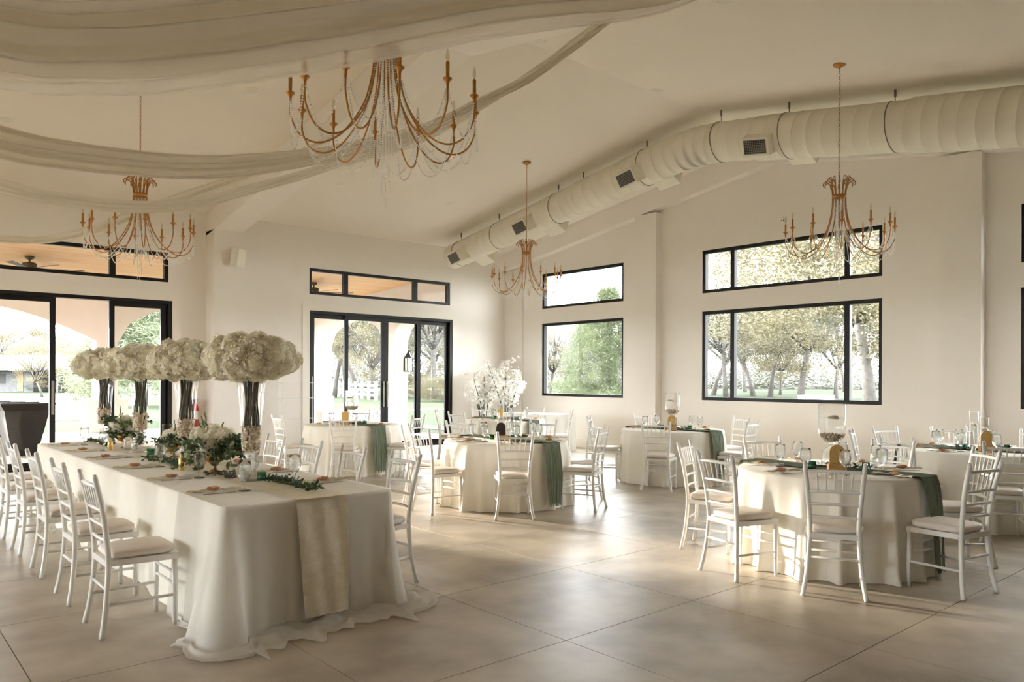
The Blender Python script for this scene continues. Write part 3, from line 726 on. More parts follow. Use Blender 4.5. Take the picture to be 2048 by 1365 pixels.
drape('widest sheer drape swagged across the upper corner in front of the nearest chandelier',
      [(5.30, 3.4, 4.70), (4.4, 3.4, 4.27), (3.40, 3.4, 3.92), (2.86, 3.4, 3.72), (2.5, 3.4, 3.56), (1.89, 3.4, 3.28), (1.52, 3.4, 3.12), (1.06, 3.4, 2.93), (.77, 3.4, 2.83), (.43, 3.4, 2.76), (-.4, 3.4, 2.78), (-1.6, 3.4, 3.2), (-2.8, 3.4, 4.0), (-3.6, 3.4, 4.72)],
      [.10, .3, .42, .46, .46, .45, .44, .42, .38, .36, .36, .40, .3, .1], 6, 3, w0=True)
drape('second sheer drape passing behind the nearest chandelier',
      [(5.52, 4.92, 4.96), (5.0, 5.0, 4.52), (4.56, 5.06, 4.17), (4.1, 5.12, 3.89), (3.58, 5.2, 3.56), (2.9, 5.29, 3.27), (2.56, 5.34, 3.15), (2.2, 5.39, 3.05), (1.86, 5.44, 2.98), (1.52, 5.49, 2.945), (1.06, 5.55, 2.93), (.72, 5.6, 2.95), (-.3, 5.74, 3.1), (-1.6, 5.93, 3.7), (-3.0, 6.13, 4.9)],
      [.09, .10, .10, .09, .11, .13, .15, .17, .18, .18, .19, .21, .24, .2, .1], 5, 4, .3)
drape('thin lower sheer drape crossing the far chandelier crown',
      [(5.45, 4.97, 4.95), (4.6, 5.21, 4.2), (3.76, 5.46, 3.59), (3.1, 5.66, 3.30), (2.76, 5.76, 3.14), (2.39, 5.87, 2.99), (2.04, 5.97, 2.85), (1.62, 6.09, 2.77), (1.18, 6.22, 2.78), (.81, 6.33, 2.835), (-.2, 6.63, 3.1), (-1.6, 7.04, 3.9), (-2.8, 7.4, 4.9)],
      [.07, .08, .085, .085, .085, .085, .09, .10, .10, .105, .11, .10, .06], 3, 5, .15)
drape('farthest pale sheer drape in front of the transom of the open door',
      [(5.2, 9.53, 4.93), (4.2, 9.87, 4.3), (3.3, 10.17, 3.85), (2.64, 10.4, 3.5), (2.38, 10.49, 3.36), (1.87, 10.66, 3.19), (1.39, 10.82, 3.15), (.5, 11.1, 3.2), (-.8, 11.55, 3.7), (-2.0, 11.95, 4.5)],
      [.08, .12, .15, .17, .15, .10, .10, .14, .12, .08], 4, 6, .3)

# ================================================================== CHAIRS
def make_chair():
    t = thing('banquet_chair', 'x', 'chair', group='white slat-back banquet chairs')
    ch = M['chair']
    for s_ in (-1, 1):
        MB().tube(spline([(s_*.205, -.225, 0), (s_*.178, -.198, .16), (s_*.158, -.18, .40), (s_*.160, -.19, .56), (s_*.175, -.215, .74), (s_*.192, -.26, .935)], 4), [.0165]*20+[.015], 10).ball((s_*.192, -.26, .937), .016, n=8, m_=4).build('leg', ch, t, True)
        MB().tube([(s_*.188, .185, 0), (s_*.186, .185, .2), (s_*.184, .183, .425)], [.0135, .0165, .0165], 10).build('leg', ch, t, True)
        MB().tube([(s_*.187, .185, .185), (s_*.168, -.195, .185)], .0095, 8).build('stretcher', ch, t, True)
    MB().tube([(-.187, .185, .245), (.187, .185, .245)], .0095, 8).build('stretcher', ch, t, True)
    MB().tube([(-.187, .185, .315), (.187, .185, .315)], .0085, 8).build('stretcher', ch, t, True)
    MB().tube([(-.165, -.187, .27), (.165, -.187, .27)], .0095, 8).build('stretcher', ch, t, True)
    out = [(-.20, .20), (-.16, .215), (0, .222), (.16, .215), (.20, .20), (.205, .16), (.172, -.17), (.15, -.195), (-.15, -.195), (-.172, -.17), (-.205, .16)]
    MB().prism(out[::-1], .405, .44).build('seat', ch, t)
    def cf(u, v):
        a = 2*pi*u; ca, sa = cos(a), sin(a)
        e = .42; x = math.copysign(abs(ca)**e, ca); y = math.copysign(abs(sa)**e, sa)
        taper = 1-.075*(1-y)
        prof = [(.0, .443), (.93, .443), (.985, .452), (1.0, .466), (.985, .480), (.93, .489), (.6, .4945), (0, .496)]
        k_ = v*7; q = min(int(k_), 6); f = k_-q; r_ = prof[q][0]+(prof[q+1][0]-prof[q][0])*f; z = prof[q][1]+(prof[q+1][1]-prof[q][1])*f
        return (x*.195*taper*r_, y*.192*r_+.012, z)
    MB().grid(cf, 36, 14, True).build('cushion', M['cushion'], t, True)
    def rail(z, y, w, r_): return MB().tube(spline([(-w, y, z), (0, y-.012, z+.004), (w, y, z)], 4), r_, 8)
    rail(.878, -.243, .186, .0125).build('top_rail', ch, t, True)
    rail(.735, -.213, .174, .011).build('back_rail', ch, t, True); rail(.645, -.20, .166, .0105).build('back_rail', ch, t, True); rail(.555, -.189, .160, .0105).build('back_rail', ch, t, True)
    for q in range(5):
        f = (q-2)/2
        MB().tube([(f*.105, -.222, .735), (f*.116, -.252, .878)], .0062, 6).build('spindle', ch, t, True)
    return t
CH = make_chair()
chairs = []
GRP = 'white slat-back banquet chairs'
def chair(x, y, rz, label): chairs.append(place(CH, (x, y, 0), rz, label, GRP))
# ------------------------------------------------------------------ table things
def round_cloth(r_, seed):
    R = random.Random(seed); nf = 17; ridge = [(2*pi*(e+R.uniform(-.3, .3))/nf, R.uniform(.05, .09), R.uniform(.4, 1.0)) for e in range(nf)]
    lv = [(0, .768), (.5, .768), (r_-.01, .768), (r_, .764), (r_+.006, .752)] + [(None, .752-.752*q/12) for q in range(1, 13)]
    def fn(u, v):
        a = 2*pi*u; k_ = int(round(v*(len(lv)-1))); rr, z = lv[k_]
        if rr is None:
            f = (.752-z)/.752
            fold = sum(A_*math.exp(-(((a-c0+pi) % (2*pi)-pi)/w_)**2) for c0, w_, A_ in ridge)
            rr = r_+.006-.012*f+(.028+.10*f)*fold*min(1, f*6)
            if f > .95: rr += .012
            z = max(z, .004)
        return (rr*cos(a), rr*sin(a), z)
    return MB().grid(fn, 300, len(lv)-1, True).mesh('tablecloth', M['cloth'], True)
CL = [round_cloth(.75, 31), round_cloth(.75, 32)]
def runner_mesh(r_, seed):
    R = random.Random(seed); ph = [R.uniform(0, 6.28) for _ in range(6)]
    L = [(-(r_+.10), .07), (-(r_+.095), .22), (-(r_+.085), .38), (-(r_+.07), .54), (-(r_+.05), .68), (-(r_+.03), .76), (-(r_-.0), .782), (-.4, .7765), (0, .7765), (.4, .7765), (r_-.0, .782), (r_+.03, .76), (r_+.06, .6), (r_+.085, .38), (r_+.10, .12)]
    P = spline([(0, a, b_) for a, b_ in L], 4); n = len(P)-1
    def fn(u, v):
        p = P[int(round(u*n))]; s_ = v-.5; top = p.z > .765
        w = .29 if top else .27-.07*(.765-p.z)/.7
        pl = sin(v*34+ph[0]+u*4)*.5+sin(v*61+ph[1]-u*7)*.35+sin(v*17+ph[2]+u*9)*.6
        d = pl*.006
        x = s_*w+sin(p.z*9+ph[3]+v*3)*.008+sin(p.y*6+ph[4])*.02*top
        if top: return (x, p.y, p.z+abs(d)*.8+.001)
        return (x, p.y+math.copysign(d+.004, p.y), p.z+(sin(v*40+ph[5])*.02 if p.z < .12 else 0))
    return MB().grid(fn, n, 48).mesh('table_runner', M['green'], True)
RN = [runner_mesh(.75, 41), runner_mesh(.75, 42)]
# goblet, napkin, cutlery prototypes
def make_goblet():
    t = thing('water_goblet', 'x', 'glass', group='water goblets')
    MB().lathe([(.0, .0), (.034, .001), (.033, .004), (.008, .010), (.0055, .02), (.008, .035), (.0055, .048), (.007, .058), (.022, .068), (.036, .09), (.040, .115), (.037, .15), (.034, .172), (.0325, .172), (.036, .15), (.0385, .115), (.0345, .092), (.02, .071), (.0, .066)], 18).build('glass_bowl', M['goblet'], t, True)
    MB().lathe([(.0, .069), (.019, .0725), (.033, .092), (.0365, .112), (.0, .112)], 16).build('water', M['water'], t, True)
    return t
GOB = make_goblet(); GOB.scale = (1.12, 1.12, 1.12)
def make_napkin():
    t = thing('napkin', 'x', 'napkin', group='knotted cream napkins')      # along +x, ring at origin
    def fn(u, v):
        x = -.16+.34*u; w = .014+.036*abs(u-.47)**.8; s_ = v-.5
        return (x, s_*w*2+.012*sin(u*9), .004+.013*(1-abs(s_)*1.6)+.005*sin(v*19+u*12)+.003*sin(u*25))
    MB().grid(fn, 26, 14).build('napkin_cloth', M['napkin'], t, True)
    mb = MB()
    for q in range(7):
        a = 2*pi*q/7; mb.ball((.028*cos(a), .016*sin(a), .022+.004*sin(3*a)), .017, .013, .010, 7, 4)
    mb.ball((.0, 0, .028), .02, .014, .01, 7, 4).build('ribbon_knot', M['rust'], t, True)
    return t
NAP = make_napkin()
def make_knife():
    return tag(MB().prism([(-.1, -.006), (.02, -.005), (.10, -.008), (.115, 0), (.10, .006), (.02, .005), (-.1, .006)], .0, .003).build('table_knife', M['steel']), 'x', 'knife', 'table knives')
def make_fork():
    mb = MB().prism([(-.1, -.004), (.045, -.004), (.055, -.011), (.07, -.011), (.07, .011), (.055, .011), (.045, .004), (-.1, .004)], .0, .003)
    for q in (-1, 0, 1): mb.box(.068, .112, q*.0085-.0022, q*.0085+.0022, .0, .003)
    return tag(mb.build('table_fork', M['steel']), 'x', 'fork', 'table forks')
KN, FK = make_knife(), make_fork()
ZT = .7695
def setting(x, y, inward, phrase, cut=True):
    """inward: unit direction from the seat to the table's middle; (x, y) is the place's edge of the table"""
    ix, iy = inward; rz = atan2(iy, ix); tx, ty = -iy, ix
    place(NAP, (x+ix*.13, y+iy*.13, ZT), rz, 'cream napkin with rust ribbon at ' + phrase, 'knotted cream napkins')
    place(GOB, (x+ix*.30-tx*.09, y+iy*.30-ty*.09, ZT), rz, 'clear stemmed water goblet at ' + phrase, 'water goblets')
    if cut:
        place(KN, (x+ix*.13-tx*.10, y+iy*.13-ty*.10, ZT), rz, 'steel table knife at ' + phrase, 'table knives')
        place(FK, (x+ix*.13+tx*.10, y+iy*.13+ty*.10, ZT), rz, 'steel table fork at ' + phrase, 'table forks')
def leaf_cloud(mb, pts, n, sp, L, R, wd=.45):
    for q in range(n):
        p = Vector(R.choice(pts))+Vector((R.gauss(0, sp), R.gauss(0, sp), abs(R.gauss(0, sp*.6))))
        d = Vector((R.gauss(0, 1), R.gauss(0, 1), R.gauss(.3, .6))).normalized()*L*R.uniform(.6, 1.2); s_ = d.orthogonal().normalized()*L*wd*.5
        mb.quad(p, p+d*.5+s_, p+d, p+d*.5-s_)
    return mb
def garland(name_label, pts, n, seed, m_='leaf', L=.045):
    R = random.Random(seed); t = thing('leaf_garland', name_label, 'garland', group='leafy garlands')
    P = spline(pts, 6)
    leaf_cloud(MB(), P, n, .022, L, R).build('leaves', M[m_], t)['kind'] = 'stuff'
    MB().tube(P, .004, 5).build('vine', M['stem'], t)
    return t
def make_votive():
    t = thing('votive_cup', 'x', 'votive', group='green glass votives')
    MB().lathe([(0, 0), (.028, 0), (.032, .004), (.035, .062), (.0335, .062), (.030, .008), (0, .008)], 18).build('cup', M['votive'], t, True)
    MB().lathe([(0, .009), (.026, .009), (.026, .03), (0, .03)], 12).build('wax', M['candle'], t, True)
    return t
VOT = make_votive()
def votive(x, y, lab): place(VOT, (x, y, ZT+.001), 0, lab, 'green glass votives')
def arch_sign(x, y, rz, label, back=False):
    t = thing('table_sign', label, 'sign', (x, y, ZT+.001), rz, 'arched table signs'); t.scale = (1.4, 1.4, 1.4)
    poly = [(-.042, .03), (.042, .03)]+[(.042*cos(a), .115+.042*sin(a)) for a in [pi*q/10 for q in range(11)]]
    mb = MB().prism(poly, 0, .006); mb.v = [(x_, z_-.003, y_) for x_, y_, z_ in mb.v]
    mb.build('plaque', M['darkback' if back else 'goldsign'], t)
    MB().box(-.05, .05, -.02, .02, 0, .045).build('block', M['oak'], t)
def pebbles(mb, n, prof, R, s_=.011):
    for q in range(n):
        z = R.uniform(0, 1); r_, zz = prof(z); a = R.uniform(0, 6.28); rr = r_*sqrt(R.uniform(.1, 1)) if q % 3 else r_*.95
        mb.ball((rr*cos(a), rr*sin(a), zz), s_*R.uniform(.8, 1.3), s_*R.uniform(.8, 1.2), s_*R.uniform(.6, .9), 6, 3)
    return mb
def make_hourglass():
    t = thing('hourglass_vase', 'x', 'vase', group='hourglass vases')
    MB().lathe([(.085, 0), (.085, .07), (.078, .13), (.05, .165), (.026, .178), (.022, .188), (.026, .198), (.055, .212), (.092, .245), (.108, .29), (.110, .34), (.110, .53), (.1085, .5315), (.107, .53), (.107, .52)], 32).build('glass_body', M['facet'], t, True)
    MB().lathe([(0, .208), (.05, .221), (.088, .25), (.103, .29), (.105, .34), (.105, .415), (0, .415)], 28).build('water', M['water'], t, True)
    R = random.Random(3)
    pebbles(MB().lathe([(.04, .222), (.08, .26), (.07, .275), (0, .278)], 14), 260, lambda z: (.045+.05*min(1, z*1.3), .222+.06*z), R).build('pebbles', M['pebble'], t, True)['kind'] = 'stuff'
    MB().lathe([(0, .405), (.04, .405), (.045, .418), (.03, .43), (0, .43)], 16, (.025, 0, 0)).build('floating_candle', M['candle'], t, True)
    return t
HG = make_hourglass()
def make_cyl(h, r_):
    t = thing('cylinder_vase', 'x', 'vase', group='cylinder vases')
    MB().lathe([(0, 0), (r_, 0), (r_, h), (r_-.0015, h+.0015), (r_-.003, h), (r_-.003, h-.008)], 22).build('glass_body', M['crystal'], t, True)
    MB().lathe([(0, .013), (r_-.004, .013), (r_-.004, h*.62), (0, h*.62)], 20).build('water', M['water'], t, True)
    MB().lathe([(0, h*.6), (r_*.6, h*.6), (r_*.7, h*.66), (r_*.4, h*.69), (0, h*.69)], 14).build('floating_candle', M['candle'], t, True)
    return t
CY = [make_cyl(.40, .042), make_cyl(.33, .042), make_cyl(.26, .042)]
ph_, phh = [], {}
TB = {
 'R5': (6.25, 3.07, 'the nearest round table', [(-153, 'near'), (-102, 'near-right'), (-44, 'right'), (1, 'far-right'), (57, 'far'), (110, 'far-left'), (165, 'left')]),
 'R1': (6.12, 7.12, 'the middle round table', [(-126, 'near'), (-66, 'near-right'), (-20, 'right'), (25, 'far-right'), (80, 'far-left'), (134, 'left'), (179, 'near-left')]),
 'R4': (9.35, 7.05, 'the table between the windows', [(-153, 'near'), (-82, 'near-right'), (-20, 'right'), (58, 'far'), (126, 'left')]),
 'R2': (6.23, 11.1, 'the table before the closed door', [(-125, 'near'), (-65, 'right'), (55, 'far'), (178, 'left')]),
 'R6': (9.2, 2.9, 'the table at the right edge', [(-152, 'near'), (-11, 'right'), (32, 'far-right'), (69, 'far'), (110, 'far-left'), (163, 'left')]),
 'R3': (9.2, 10.75, 'the table by the blossom branches', [(-126, 'near'), (-40, 'right'), (20, 'far-right'), (72, 'far'), (140, 'far-left'), (188, 'left')]),
}
TOP = MB().lathe([(0, .735), (.745, .735), (.748, .75), (.745, .765), (0, .765)], 48).mesh('tabletop', M['oak'])
TLEG = MB().tube([(.4, 0, 0), (.36, 0, .4), (.3, 0, .735)], .016, 8).mesh('leg', M['wire'])
for q, (key, (cx, cy, ph, seats)) in enumerate(TB.items()):
    t = thing('round_table', 'round banquet table under ivory cloth, ' + ph, 'table', (cx, cy, 0), 0, 'round banquet tables')
    link('tabletop', TOP, t)
    for e in range(4): link('leg', TLEG, t).rotation_euler = (0, 0, pi/4+e*pi/2)
    o = link('tablecloth', CL[q % 2], None, (cx, cy, 0)); o.rotation_euler = (0, 0, q*1.1); tag(o, 'pleated ivory floor-length cloth on ' + ph, 'tablecloth', 'ivory round tablecloths')
    o = link('table_runner', RN[q % 2], None, (cx+(.02 if q % 2 else -.02), cy, 0)); tag(o, 'crinkled sage green gauze runner across ' + ph, 'table runner', 'sage green runners')
    for a, side in seats:
        ar = radians(a); dx, dy = cos(ar), sin(ar)
        chair(cx+dx*1.0, cy+dy*1.0, ar+pi/2, 'white slat-back chair on the %s side of %s' % (side, ph))
        setting(cx+dx*.70, cy+dy*.70, (-dx, -dy), 'the %s place of %s' % (side, ph), key in ('R5', 'R1', 'R6'))
    if key in ('R5', 'R4', 'R2'):
        place(HG, (cx, cy, ZT+.012), q, 'water filled hourglass vase with pebbles on ' + ph, 'hourglass vases')
    else:
        for e, (dx, dy, w) in enumerate(((-.07, .02, 'tallest'), (.06, -.04, 'middle height'), (.03, .09, 'shortest'))):
            place(CY[e], (cx+dx, cy+dy, ZT+.012), 0, '%s of three clear cylinder vases on %s' % (w, ph), 'cylinder vases')
    arch_sign(cx-.20, cy-.14, -radians(41) + (.3 if q % 2 else -.1), ('dark-backed arched sign' if key == 'R1' else 'gold arched sign') + ' in a wooden block on ' + ph, key == 'R1')
    garland('dark leafy sprig beside the centrepiece of ' + ph, [(cx-.02, cy-.30, ZT+.016), (cx+.05, cy-.1, ZT+.016), (cx-.06, cy+.2, ZT+.016)], 90, 60+q)
    votive(cx-.14, cy+.10, 'green glass votive behind the sign on ' + ph)
    votive(cx+.10, cy-.24, 'green glass votive before the vase on ' + ph)

# ================================================================== LONG TABLE
X0, X1, Y0, Y1 = 1.64, 2.76, 4.39, 9.98
t = thing('long_table', 'long rectangular head table under floor-length cloth', 'table', (0, 0, 0))
for e in range(3):
    ya = Y0+(Y1-Y0)*e/3; yb = Y0+(Y1-Y0)*(e+1)/3
    MB().box(X0+.01, X1-.01, ya+.002, yb-.002, .735, .762).build('tabletop', M['oak'], t)
    for x in (X0+.15, X1-.15):
        for y in (ya+.25, yb-.25): MB().tube([(x, y, 0), (x, y, .735)], .016, 8).build('leg', M['wire'], t)
def perim(n_long=60, n_short=24):
    P = []
    rc = .03
    def seg(a, b_, n, nrm): return [((a[0]+(b_[0]-a[0])*q/n, a[1]+(b_[1]-a[1])*q/n), nrm) for q in range(n)]
    P += seg((X0, Y1-rc), (X0, Y0+rc), n_long, (-1, 0)); P += [((X0+rc*(1-cos(a)), Y0+rc*(1-sin(a))), (-cos(a), -sin(a))) for a in [pi/2*q/5 for q in range(5)]]
    P += seg((X0+rc, Y0), (X1-rc, Y0), n_short, (0, -1)); P += [((X1-rc*(1-sin(a)), Y0+rc*(1-cos(a))), (sin(a), -cos(a))) for a in [pi/2*q/5 for q in range(5)]]
    P += seg((X1, Y0+rc), (X1, Y1-rc), n_long, (1, 0)); P += [((X1-rc*(1-cos(a)), Y1-rc*(1-sin(a))), (cos(a), sin(a))) for a in [pi/2*q/5 for q in range(5)]]
    P += seg((X1-rc, Y1), (X0+rc, Y1), n_short, (0, 1)); P += [((X0+rc*(1-sin(a)), Y1-rc*(1-cos(a))), (-sin(a), cos(a))) for a in [pi/2*q/5 for q in range(5)]]
    return P
PR = perim(); nP = len(PR)
lv = [(-.012, .766), (0, .764), (.006, .752)]+[(None, .752*(1-q/10)) for q in range(1, 11)]
def fn(u, v):
    (x, y), (nx, ny) = PR[int(round(u*nP)) % nP]; o, z = lv[int(round(v*(len(lv)-1)))]
    if o is None:
        f = (.752-z)/.752; sarg = u*nP
        cl = max(0, 1-min(abs(x-X0), abs(x-X1))/.12)*max(0, 1-min(abs(y-Y0), abs(y-Y1))/.12)
        o = .006+.02*f+(.004 if abs(ny) > .9 else .016)*f*(sin(sarg*.55)+.7*sin(sarg*.23+1)+.5*sin(sarg*.93+2))+.08*f*f*cl; z = max(z, .003)
    return (x+nx*o, y+ny*o, z)
mb = MB().grid(fn, nP, len(lv)-1, True).quad((X0+.008, Y0+.008, .766), (X1-.008, Y0+.008, .766), (X1-.008, Y1-.008, .766), (X0+.008, Y1-.008, .766))
tag(mb.build('tablecloth', M['cloth'], None, True), 'floor-length ivory cloth on the long head table', 'tablecloth')
# chiffon layer at the near end, pooling on the floor
ES = []
for q in range(26): ES.append(((X0, Y0+.75-.72*q/25), (-1, 0), q/25*.28))
for q in range(6): a = pi/2*(q+.5)/6; ES.append(((X0+.03*(1-cos(a)), Y0+.03*(1-sin(a))), (-cos(a), -sin(a)), .28+.04*q/6))
for q in range(50): ES.append(((X0+.03+(X1-X0-.06)*q/49, Y0), (0, -1), .32+.38*q/49))
for q in range(6): a = pi/2*(q+.5)/6; ES.append(((X1-.03*(1-sin(a)), Y0+.03*(1-cos(a))), (sin(a), -cos(a)), .70+.04*q/6))
for q in range(20): ES.append(((X1, Y0+.03+.62*q/19), (1, 0), .74+.26*q/19))
nE = len(ES)-1
def fn(u, v):
    (x, y), (nx, ny), s_ = ES[int(round(u*nE))]
    wv = sin(u*70)+.6*sin(u*121+1)+.5*sin(u*37+2)
    lc = math.exp(-((s_-.30)/.05)**2); front = 1 if .33 < s_ < .70 else 0; rc = math.exp(-((s_-.72)/.06)**2)
    edge = min(1, s_/.10)*min(1, (1-s_)/.12)
    if v < .72:
        f = v/.72; z = .768*(1-f)+.004
        o = .012+(.022 if front else .062)*f+(.006 if front else .010)*f*wv+.19*lc*f**1.3*(1+.18*wv)+.06*rc*f**2
    else:
        f = (v-.72)/.28; z = .004+(.016*(1+sin(f*9+u*45))+.01*(1+sin(f*15-u*80)))*(1-f*.6)*edge
        o = .012+(.022 if front else .062)+(.006 if front else .010)*wv+.19*lc*(1+.18*wv)+.06*rc+f*(.03+.25*(front*(1.1-abs(s_-.45)*1.9))+.07*lc+.19*rc)*edge*(1+.12*wv)
    return (x+nx*o+ny*.0, y+ny*o, z)
tag(MB().grid(fn, nE, 34).build('chiffon_skirt', M['chiffon'], None, True), 'sheer white chiffon overlay pooling on the floor at the near table end', 'drapery')
# champagne runner
RP = spline([(2.245, Y0-.075, .05), (2.245, Y0-.064, .3), (2.245, Y0-.045, .6), (2.245, Y0-.03, .745), (2.245, Y0+.0, .7735), (2.245, Y0+.08, .7715), (2.245, 6, .7705), (2.245, 8, .7705), (2.245, Y1-.02, .7715)], 8)
def fn(u, v):
    p = RP[int(round(u*(len(RP)-1)))]; w = .355 if p.z > .76 else .355-.06*(.76-p.z)/.7
    return (p.x+(v-.5)*w+(0 if p.z > .76 else .02*(.76-p.z)), p.y+.004*sin(v*14+p.z*6)*(p.z < .76), p.z+.0012*sin(v*9+p.y*3)*(p.z > .76))
tag(MB().grid(fn, len(RP)-1, 16).build('table_runner', M['sequin'], None, True), 'champagne sequin runner hanging over the end of the long table', 'table runner')
ordn = ['nearest', 'second nearest', 'third nearest', 'fourth nearest', 'fifth nearest', 'sixth nearest']
for q, y in enumerate((5.07, 5.92, 6.85, 7.8, 8.68, 9.5)):
    chair(1.345, y, -pi/2, 'white slat-back chair, %s to the viewer, left of the long table' % ordn[q])
    setting(X0+.04, y-.05, (1, 0), 'the %s left place of the long table' % ordn[q])
for q, y in enumerate((4.93, 5.72, 6.49, 7.25)):
    chair(2.975, y, pi/2, 'white slat-back chair, %s to the viewer, right of the long table' % ordn[q])
    setting(X1-.04, y+.1, (-1, 0), 'the %s right place of the long table' % ordn[q])
# hydrangea flower head: shared mesh of four-petal florets on a dome
def floret_head(seed, r_, n, fl_):
    R = random.Random(seed); mb = MB()
    for q in range(n):
        z = 1-2*(q+.5)/n*.82; a = q*2.39996; s_ = sqrt(max(0, 1-z*z)); d = Vector((s_*cos(a), s_*sin(a), z)); rr = r_*R.uniform(.78, 1.12)
        d = (d+Vector((R.gauss(0, .09), R.gauss(0, .09), R.gauss(0, .09)))).normalized()
        x = d.orthogonal().normalized(); ang = R.uniform(0, 6.28); y = d.cross(x); c_ = d*rr
        for e in range(4):
            b_ = ang+e*pi/2; u = x*cos(b_)+y*sin(b_); w = x*-sin(b_)+y*cos(b_); L = fl_*R.uniform(.8, 1.25)
            k_ = R.uniform(-.15, .5)
            mb.quad(c_, c_+u*L*.6+w*L*.5+d*L*k_*.5, c_+u*L*1.05+d*L*k_*.9, c_+u*L*.6-w*L*.5+d*L*k_*.5)
    return mb
HEADS = [floret_head(s_, .082, 120, .025).mesh('flower_head', M['petal']) for s_ in (1, 2, 3)]
CORE = MB().ball((0, 0, 0), .066, n=10, m_=6).mesh('flower_core', M['petal'], True)
def make_tall_vase():
    t = thing('tall_vase', 'x', 'vase', group='tall footed glass vases')
    MB().lathe([(0, 0), (.085, 0), (.084, .008), (.05, .02), (.03, .045), (.022, .06), (.035, .075), (.05, .10), (.055, .125), (.04, .15), (.03, .165), (.05, .185), (.06, .2)], 24).build('foot', M['facet'], t, True)
    MB().lathe([(0, .2), (.06, .2), (.068, .25), (.078, .45), (.088, .6), (.105, .755), (.1035, .7565), (.102, .755), (.101, .745)], 28).build('glass_body', M['crystal'], t, True)
    R = random.Random(9)
    pebbles(MB().lathe([(.045, .214), (.05, .3), (.053, .38), (0, .385)], 12), 420, lambda z: (.058+.006*z, .218+.175*z), R, .0105).build('pebbles', M['pebble'], t, True)['kind'] = 'stuff'
    return t
TV = make_tall_vase()
def make_flower_ball():
    t = thing('hydrangea_ball', 'x', 'flowers', group='white hydrangea balls')
    R = random.Random(21); n = 52
    for q in range(n):
        z = 1-2*(q+.5)/n; a = q*2.39996; s_ = sqrt(1-z*z)
        p = Vector((s_*cos(a)*.255, s_*sin(a)*.255, z*(.135 if z > 0 else .085)))*R.uniform(.88, 1.06)
        o = link('flower_head', HEADS[q % 3], t, p); d = Vector((s_*cos(a), s_*sin(a), z*1.4)).normalized()
        o.rotation_euler = d.to_track_quat('Z', 'Y').to_euler(); o.scale = [R.uniform(.82, 1.0)]*3
        link('flower_core', CORE, o)
    for q in range(13):
        a = q*2.4; r1 = .045*sqrt((q+.5)/13)+.008
        MB().tube(spline([(r1*.85*cos(a), r1*.85*sin(a), -.60), (r1*1.1*cos(a+.5), r1*1.1*sin(a+.5), -.45), (r1*.8*cos(a+.9), r1*.8*sin(a+.9), -.28), (r1*1.25*cos(a+1.2), r1*1.25*sin(a+1.2), -.08)], 4), R.uniform(.005, .009), 6).build('stem', M['stem'], t, True)
    return t
FB = make_flower_ball()
for q, y in enumerate((5.40, 6.80, 8.15, 9.55)):
    w = ['nearest', 'second', 'third', 'farthest'][q]
    place(TV, (2.215, y, ZT+.003), q*.7, '%s tall flared glass vase with pebbles on the long table' % w, 'tall footed glass vases')
    place(FB, (2.215, y, ZT+.87), q*1.9, '%s ball of ivory hydrangeas topping a tall vase' % w, 'white hydrangea balls')
# low compote arrangements
def compote(x, y, s_, seed, label, heads, tall):
    R = random.Random(seed); t = thing('compote_arrangement', label, 'flowers', (x, y, ZT+.003), seed, 'low floral arrangements'); t.scale = (s_, s_, s_)
    MB().lathe([(0, 0), (.05, 0), (.048, .006), (.015, .02), (.012, .05), (.02, .065), (.06, .085), (.085, .12), (.09, .15), (.084, .15), (.078, .122), (.05, .09), (0, .075)], 22).build('bowl', M['gold'], t, True)
    MB().ball((0, 0, .17), .10, .10, .07, 10, 6).build('moss', M['leaf'], t, True)
    for q in range(heads):
        a = 2*pi*q/heads+.4; p = Vector((.095*cos(a), .095*sin(a), .215+.05*(q % 2)))
        o = link('flower_head', HEADS[q % 3], t, p); o.rotation_euler = Vector((cos(a), sin(a), .9)).to_track_quat('Z', 'Y').to_euler(); link('flower_core', CORE, o)
    o = link('flower_head', HEADS[0], t, (0, 0, .285)); link('flower_core', CORE, o)
    for q in range(tall):
        a = R.uniform(0, 6.28); b_ = Vector((.06*cos(a), .06*sin(a), .22)); e = Vector((.13*cos(a), .13*sin(a), R.uniform(.38, .48)))
        mb = MB().tube([b_, (b_+e)/2, e], .004, 5)
        for w in range(14):
            f = w/13; p = b_.lerp(e, .35+.65*f); mb.ball(p+Vector((R.gauss(0, .009), R.gauss(0, .009), 0))*(1.2-f), .011*(1.15-f*.7), n=6, m_=4)
        mb.build('snapdragon', M['leaf2'], t, True)
    for q in range(26):
        a = 2*pi*q/13+R.uniform(-.2, .2); L = R.uniform(.15, .25); z1 = R.uniform(.035, .14) if q % 2 else R.uniform(.12, .36)
        P = bez((.07*cos(a), .07*sin(a), .18), (.14*cos(a), .14*sin(a), .27), (L*cos(a), L*sin(a), z1), 8)
        o = leaf_cloud(MB().tube(P, .003, 4), P[2:], 40, .022, .055, R, .6).build('leaf_sprig', M['leaf' if q % 3 else 'leaf2'], t)
    return t
compote(2.19, 6.05, 1.0, 1, 'largest low arrangement of hydrangeas and dark leaves in a gold compote', 5, 4)
compote(2.22, 8.72, .92, 2, 'low hydrangea arrangement between the two farthest tall vases', 5, 2)
compote(2.32, 7.45, .72, 3, 'small pale hydrangea and snapdragon arrangement behind the goblets', 4, 3)
garland('dark eucalyptus garland trailing to the near end of the long table', [(2.33, 4.62, ZT+.012), (2.30, 4.85, ZT+.012), (2.34, 5.1, ZT+.012), (2.30, 5.28, ZT+.012)], 330, 71)
garland('dark leafy garland beside the nearest tall vase', [(2.12, 5.55, ZT+.01), (2.18, 5.75, ZT+.01), (2.1, 5.9, ZT+.01)], 130, 72, 'stem', .035)
